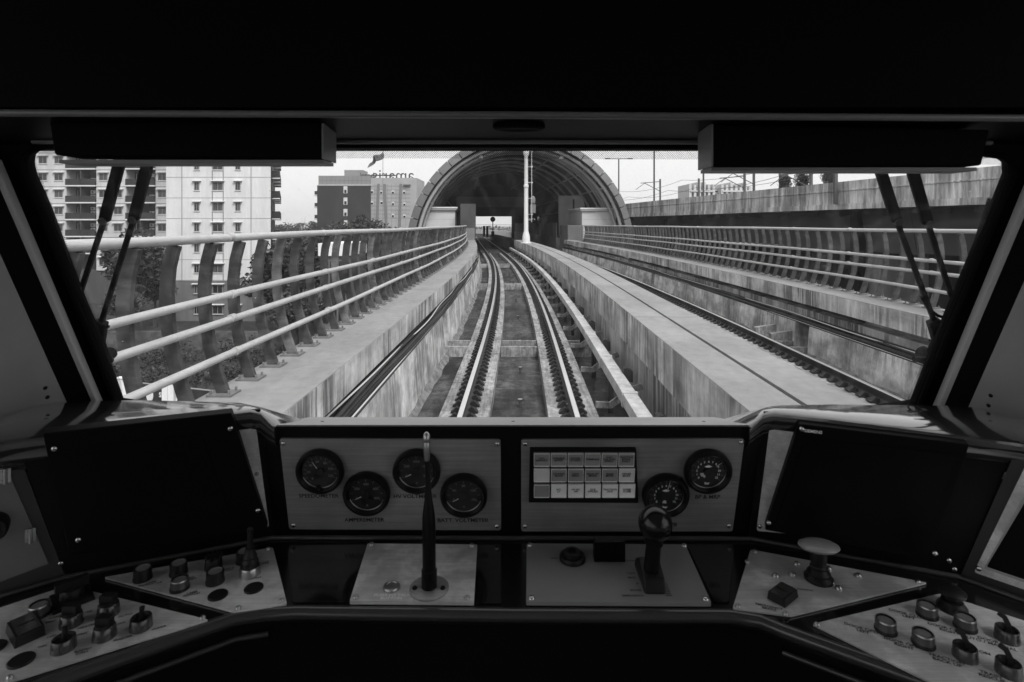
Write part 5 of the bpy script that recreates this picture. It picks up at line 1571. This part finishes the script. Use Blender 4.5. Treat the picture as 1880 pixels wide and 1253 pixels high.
def b_mesh(kind):
    q = MB()
    if kind == "black_button":
        q.lathe([(.0190,0),(.0190,.006),(.0175,.010),(.0180,.026),(.0172,.029),(.0140,.029),(.0135,.0275)], 28, matsteps=[0,0,0,0,0,1])
        return q.mesh("push_button", [M_butt, M_buttg], smooth=40)
    if kind == "ring_button":
        q.lathe([(.0195,0),(.0195,.005),(.0180,.008),(.0178,.026),(.0170,.0285),(.0150,.0285),(.0145,.024),(.012,.0245)], 28, matsteps=[0,0,3,1,1,0,2])
        return q.mesh("push_button", [M_butt, M_chrome, M_buttg, M_side], smooth=40)
    if kind == "blank":
        q.lathe([(.0195,0),(.0195,.002),(.018,.0035)], 28)
        return q.mesh("blanking_plug", M_butt, smooth=40)
    if kind == "selector":
        q.m = 1; q.lathe([(.0200,0),(.0198,.006),(.0180,.020),(.0165,.022)], 28)
        q.m = 0; q.box(-.0135,.0135,-.0075,.0075,.020,.040); q.lathe([(.0150,.021),(.0145,.027)], 24)
        return q.mesh("selector_knob", [M_butt, M_lip], smooth=40)
    if kind == "toggle":
        q.m = 1; q.lathe([(.0200,0),(.0198,.005),(.0185,.020),(.0178,.021),(.0160,.021),(.0155,.015)], 28)
        q.m = 0; q.lathe([(.0155,.014),(.0150,.0155)], 20)
        q.tube([(0,0,.014),(.001,0,.026),(.0015,.001,.040)], [.0045,.0040,.0048], 10)
        return q.mesh("toggle_switch", [M_butt, M_lip], smooth=40)
    if kind == "bent_toggle":
        q.m = 1; q.lathe([(.0200,0),(.0198,.005),(.0185,.020),(.0178,.021),(.0160,.021),(.0155,.015)], 28)
        q.m = 0; q.lathe([(.0155,.014),(.0150,.0155)], 20)
        q.bar([(0,0,.014),(.002,0,.028),(-.003,.003,.040),(-.011,.006,.045)], .009, .005, upv=(0,1,0))
        return q.mesh("key_toggle", [M_butt, M_lip], smooth=40)
    if kind == "rotary":
        q.lathe([(.0185,0),(.0185,.005),(.0175,.024),(.016,.026)], 28)
        for k in range(10):
            a = 2 * math.pi * k / 10; q.box(math.cos(a)*.0165-.002, math.cos(a)*.0165+.002, math.sin(a)*.0165-.002, math.sin(a)*.0165+.002, .024, .031)
        return q.mesh("rotary_knob", M_butt, smooth=40)
    if kind == "block":
        q.hexa([(-.036,-.024,0),(.036,-.024,0),(.036,.024,0),(-.036,.024,0)], [(-.034,-.022,.028),(.034,-.022,.028),(.034,.022,.028),(-.034,.022,.028)])
        q.m = 1; q.box(-.032,-.002,-.018,.018,.028,.031); q.box(.002,.032,-.018,.018,.028,.031)
        return q.mesh("rocker_block", [M_butt, M_lip], smooth=40)
    if kind == "mushroom":
        q.lathe([(.0270,0),(.0262,.006),(.0205,.014),(.0190,.018),(.012,.020),(.012,.028),(.0235,.031),(.0245,.036),(.018,.042),(.004,.044)], 28)
        return q.mesh("mushroom_button", M_butt, smooth=35)
    if kind == "big_selector":
        q.hexa([(-.042,-.042,0),(.042,-.042,0),(.042,.042,0),(-.042,.042,0)], [(-.040,-.040,.010),(.040,-.040,.010),(.040,.040,.010),(-.040,.040,.010)])
        q.lathe([(.026,.010),(.024,.030),(.022,.032)], 24); q.box(-.034,.034,-.009,.009,.031,.052)
        return q.mesh("isolator_knob", M_butt, smooth=40)
KM = {k: b_mesh(k) for k in ("black_button","ring_button","blank","selector","toggle","bent_toggle","rotary","block","mushroom","big_selector")}
KH = {'ring_button': .68, 'black_button': .74, 'block': .62, 'blank': .9}
def put(kind, x, y, parent, spin=0.0, off=.004, s=1.0):
    return inst(KM[kind].name.split(".")[0], KM[kind], parent, Dk.M(Dk.on(x, y, off), math.radians(spin)) @ Matrix.Diagonal((s * .88, s * .88, s * KH.get(kind, .85), 1)))
put("black_button", 262, 1063, pa); put("black_button", 328, 1053, pa); put("ring_button", 330, 1081, pa); put("rotary", 392, 1043, pa, 20)
put("black_button", 395, 1069, pa); put("black_button", 449, 1031, pa); put("blank", 400, 1094, pa); put("blank", 466, 1081, pa)
for b, x, y in (("LAMP\nINDICATOR",277,1071), ("FD\nRESET",352,1062), ("LAMP\nSWITCH",352,1090), ("MAX 3\nLIGHT",418,1046), ("WASH\nWIPER",484,1034), ("HORN",468,1062)):
    lab_(Dk, b, x, y, .0072, .0045, pa, spin=math.radians(20), align='LEFT' if False else 'CENTER')
put("block", 47, 1164, pb, -38, s=.95); put("ring_button", 72, 1129, pb); put("big_selector", 132, 1101, pb, 45, s=.82); put("selector", 131, 1146, pb, 0); put("selector", 199, 1127, pb, 0)
put("selector", 192, 1169, pb, 0); put("toggle", 259, 1152, pb); put("toggle", 117, 1191, pb); put("blank", 39, 1214, pb, 0, s=1.05); put("blank", -12, 1190, pb)
for b, x, y in (("LAMP",102,1133), ("CAB",160,1124), ("TEST",93,1142), ("HEATER",160,1150), ("FAN",151,1164), ("AUTO",230,1130), ("OFF",222,1145), ("MASTER",226,1172), ("WIPER",292,1153), ("ON",78,1187), ("RADIO\nCALL",152,1196), ("OFF",94,1169)):
    lab_(Dk, b, x, y, .0072, .0045, pb, spin=math.radians(28))
put("ring_button", 1626, 1158, pd); put("ring_button", 1702, 1130, pd); put("ring_button", 1695, 1183, pd); put("ring_button", 1772, 1153, pd); put("mushroom", 1748, 1118, pd)
put("bent_toggle", 1849, 1174, pd, -20); put("bent_toggle", 1772, 1207, pd, -20); put("bent_toggle", 1852, 1237, pd, -20); put("ring_button", 1930, 1205, pd)
for b, x, y in (("DOOR OPEN\nLEFT",1584,1157), ("DOOR CLOSE\nLEFT",1668,1131), ("DOOR OPEN\nRIGHT",1659,1184), ("DOOR CLOSE\nRIGHT",1742,1157), ("DOOR\nAUTO / MANUAL",1815,1178), ("TRACTION\nBACK UP",1738,1213), ("TRAIN\nRESCUE",1820,1242), ("ON",1808,1199)):
    lab_(Dk, b, x, y, .0092, .0045, pd, spin=math.radians(-28))
put("block", 1437, 1098, pc, 38, s=.78)
lab_(Dk, "EMERGENCY\nBRAKE", 1412, 1116, .0078, .0045, pc, spin=math.radians(-20)); lab_(Dk, "PARKING", 1478, 1083, .0065, .0045, pc, spin=math.radians(-12))
bs_ = MB(); bs_.lathe([(.0065,0),(.0065,.003),(.004,.006),(.001,.007)], 12); bolt_me = bs_.mesh("bolt", M_chrome, smooth=60)
for x, y in ((1463,1037),(1424,1059),(1455,1057),(1521,1046),(1526,1072),(1540,1082),(1576,1059)): inst("bolt", bolt_me, pc, Dk.M(Dk.on(x, y, .004)))
lab_(Dk, "PUSH TO TALK\nBUTTON", 719, 1096, .0098, .0085, pe, m=M_printw)
q = MB(); q.lathe([(.0160,0),(.0160,.003),(.0150,.005),(.0115,.0055),(.011,.004)], 24); inst("push_button", q.mesh("push_button", M_chrome, smooth=40), pe, Dk.M(Dk.on(719, 1080, .008)))
for b, x, y in (("MOTORING",1157,1030), ("T.B.H",1158,1053), ("MAX",1160,1061), ("0",1170,1072), ("BRAKE",1167,1084), ("EMERGENCY",1162,1094)):
    lab_(Dk, b, x, y, .0070, .0085, pf)
lab_(Dk, "HEAD", 1018, 1025, .006, .0085, pf)
tk = MB()
for i in range(8): tk.box(-.006, .006, -.0006 + i*.0052, .0006 + i*.0052, 0, .0003)
inst("scale_marks", tk.mesh("scale_marks", M_print), pf, Dk.M(Dk.on(1228, 1094, .0083)))
q = MB(); q.lathe([(.0265,0),(.0265,.006),(.0245,.009),(.0175,.009),(.0170,.016),(.0150,.0175),(.0085,.0175),(.0080,.012)], 32)
inst("socket", q.mesh("socket", M_butt, smooth=40), pf, Dk.M(Dk.on(1051, 1027, .008)))
q = MB(); q.box(-.031,.031,-.010,.010,0,.040); q.m = 1; q.box(-.0305,.0305,-.0095,.0095,.0401,.0412)
inst("counter_box", q.mesh("counter_box", [M_screenb, M_lip]), pf, Dk.M(Dk.on(1118, 1027, .008)))

# microphone
p0 = Dk.on(788, 1082, .008)
mic = thing("gooseneck_microphone", "thin black upright microphone with a shiny tip rising from the bright plate", "microphone", p0)
MB().lathe([(.0365,0),(.0365,.0035),(.034,.005)], 36, c=p0).build("base_flange", M_brushd, mic, smooth=40)
for sx in (-1, 1):
    MB().lathe([(.0048,.005),(.0048,.007),(.003,.009)], 10, c=p0 + V((sx * .026, -.006, 0))).build("screw", M_black, mic)
top = at(783, 797, p0.y + .012)
ht = top.z - p0.z
body = MB()
prof = [(.0145,.004,0),(.0145,.036,0),(.0125,.038,.01),(.0125,.115,.1),(.0120,.135,.15),(.0074,.165,.3),(.0048,.195,.45),(.0044,ht*.80,.75),(.0054,ht*.805,.76),(.0054,ht*.82,.77),(.0046,ht*.825,.78)]
pts = [p0.lerp(V((top.x, top.y, p0.z)), w) + V((0,0,h)) for r, h, w in prof]
body.tube(pts, [r for r, h, w in prof], 20); body.build("stem", M_hand, mic, smooth=40)
tip = MB(); hs = [(.0046,.826),(.0058,.86),(.0068,.905),(.0071,.935),(.0064,.945),(.0064,.952),(.0070,.957),(.0069,.98),(.0052,1.0),(.002,1.012)]
tip.tube([p0.lerp(V((top.x, top.y, p0.z)), h) + V((0,0,ht*h)) for r, h in hs], [r for r, h in hs], 20); tip.build("capsule", M_chrome, mic, smooth=50)
# horn stalk on the triangular panel
p1 = Dk.on(459, 1054, .004)
stk = thing("joystick", "small black stalk in a conical rubber boot among the round buttons", "joystick", p1)
MB().lathe([(.0195,0),(.0195,.013),(.018,.016),(.015,.016)], 28, c=p1).build("collar", M_chrome, stk, smooth=40)
MB().lathe([(.0175,.0145),(.0150,.022),(.0155,.025),(.0125,.032),(.0130,.035),(.0095,.044),(.0085,.052)], 24, c=p1).build("boot", M_butt, stk, smooth=30)
MB().lathe([(.0055,.050),(.0048,.078),(.0060,.082),(.0058,.088),(.003,.091)], 16, c=p1).build("stick", M_butt, stk, smooth=40)
# ball-topped lever
p2 = Dk.on(1201, 1086, .008)
lv = thing("control_lever", "black lever with a big glossy ball knob standing on the grey plate", "control lever", p2)
q = MB()
ybk = Dk.on(1188, 1037, .008).y
def wedge(x0, x1):
    return [V((x0, p2.y - .010, p2.z)), V((x0, ybk, p2.z)), V((x0, ybk - .012, p2.z + .022)), V((x0, (ybk + p2.y) / 2, p2.z + .040)), V((x0, p2.y, p2.z + .024))]
q.prism(wedge(p2.x - .020, 0), (.040, 0, 0)); q.build("quadrant", M_butt, lv, bevel=.004)
bc_ = at(1203, 961, p2.y + .018)
s0 = V((p2.x, p2.y + .02, p2.z + .03))
MB().tube([s0, s0.lerp(bc_, .55), s0.lerp(bc_, .56), s0.lerp(bc_, .8)], [.0145,.0135,.0170,.0165], 20).build("stem", M_hand, lv, smooth=40)
q = MB(); rb = .0315
q.lathe([(max(.001, rb * math.cos(math.radians(-75 + 165 * i / 20))), rb * math.sin(math.radians(-75 + 165 * i / 20))) for i in range(21)], 36, c=bc_)
q.build("ball_knob", M_gloss, lv, smooth=180)
# mushroom plunger
p3 = Dk.on(1503, 1064, .004)
mu = thing("emergency_plunger", "pale domed mushroom plunger on a black bellows stem", "emergency plunger", p3)
tz = at(1502, 1002, p3.y).z - p3.z
MB().lathe([(.026,0),(.026,.005),(.020,.011),(.021,.014),(.015,.022),(.0155,.026),(.0125,.030)], 28, c=p3).build("bellows", M_butt, mu, smooth=30)
MB().lathe([(.0135,.028),(.0140,.036),(.0150,.038),(.0150,tz - .008),(.0145,tz - .006)], 24, c=p3).build("stem", M_butt, mu, smooth=40)
MB().lathe([(.016,tz - .009),(.031,tz - .006),(.0365,tz - .001),(.0355,tz + .002),(.028,tz + .006),(.016,tz + .008),(.002,tz + .009)], 40, M=Matrix.Translation(p3 + V((0,0,tz))) @ Matrix.Rotation(math.radians(-11), 4, 'X') @ Matrix.Translation((0,0,-tz))).build("cap", M_mushtop, mu, smooth=50)

# ================================================================== SKY-SIDE AIR
hz = MB().box(-2700, 2700, -90, 3000, GZ - 1.5, 62).build("haze", M_black)
stuff(hz)
hm = bpy.data.materials.new("haze"); hm.use_nodes = True
t = hm.node_tree; t.nodes.clear()
o_ = t.nodes.new("ShaderNodeOutputMaterial"); pv = t.nodes.new("ShaderNodeVolumePrincipled")
pv.inputs['Color'].default_value = (.9, .9, .9, 1); pv.inputs['Density'].default_value = .00035; pv.inputs['Anisotropy'].default_value = .2
t.links.new(pv.outputs[0], o_.inputs['Volume'])
hz.data.materials.clear(); hz.data.materials.append(hm)

# lettering becomes ordinary mesh
bpy.context.view_layer.update()
dg = bpy.context.evaluated_depsgraph_get()
for o in [o for o in S.objects if o.type == 'FONT']:
    me = bpy.data.meshes.new_from_object(o.evaluated_get(dg))
    nm, par, ml_ = o.name, o.parent, o.matrix_local.copy()
    c_ = o.data
    bpy.data.objects.remove(o); bpy.data.curves.remove(c_)
    me.name = nm
    o2 = bpy.data.objects.new(nm, me); COL.objects.link(o2)
    o2.parent = par; o2.matrix_local = ml_
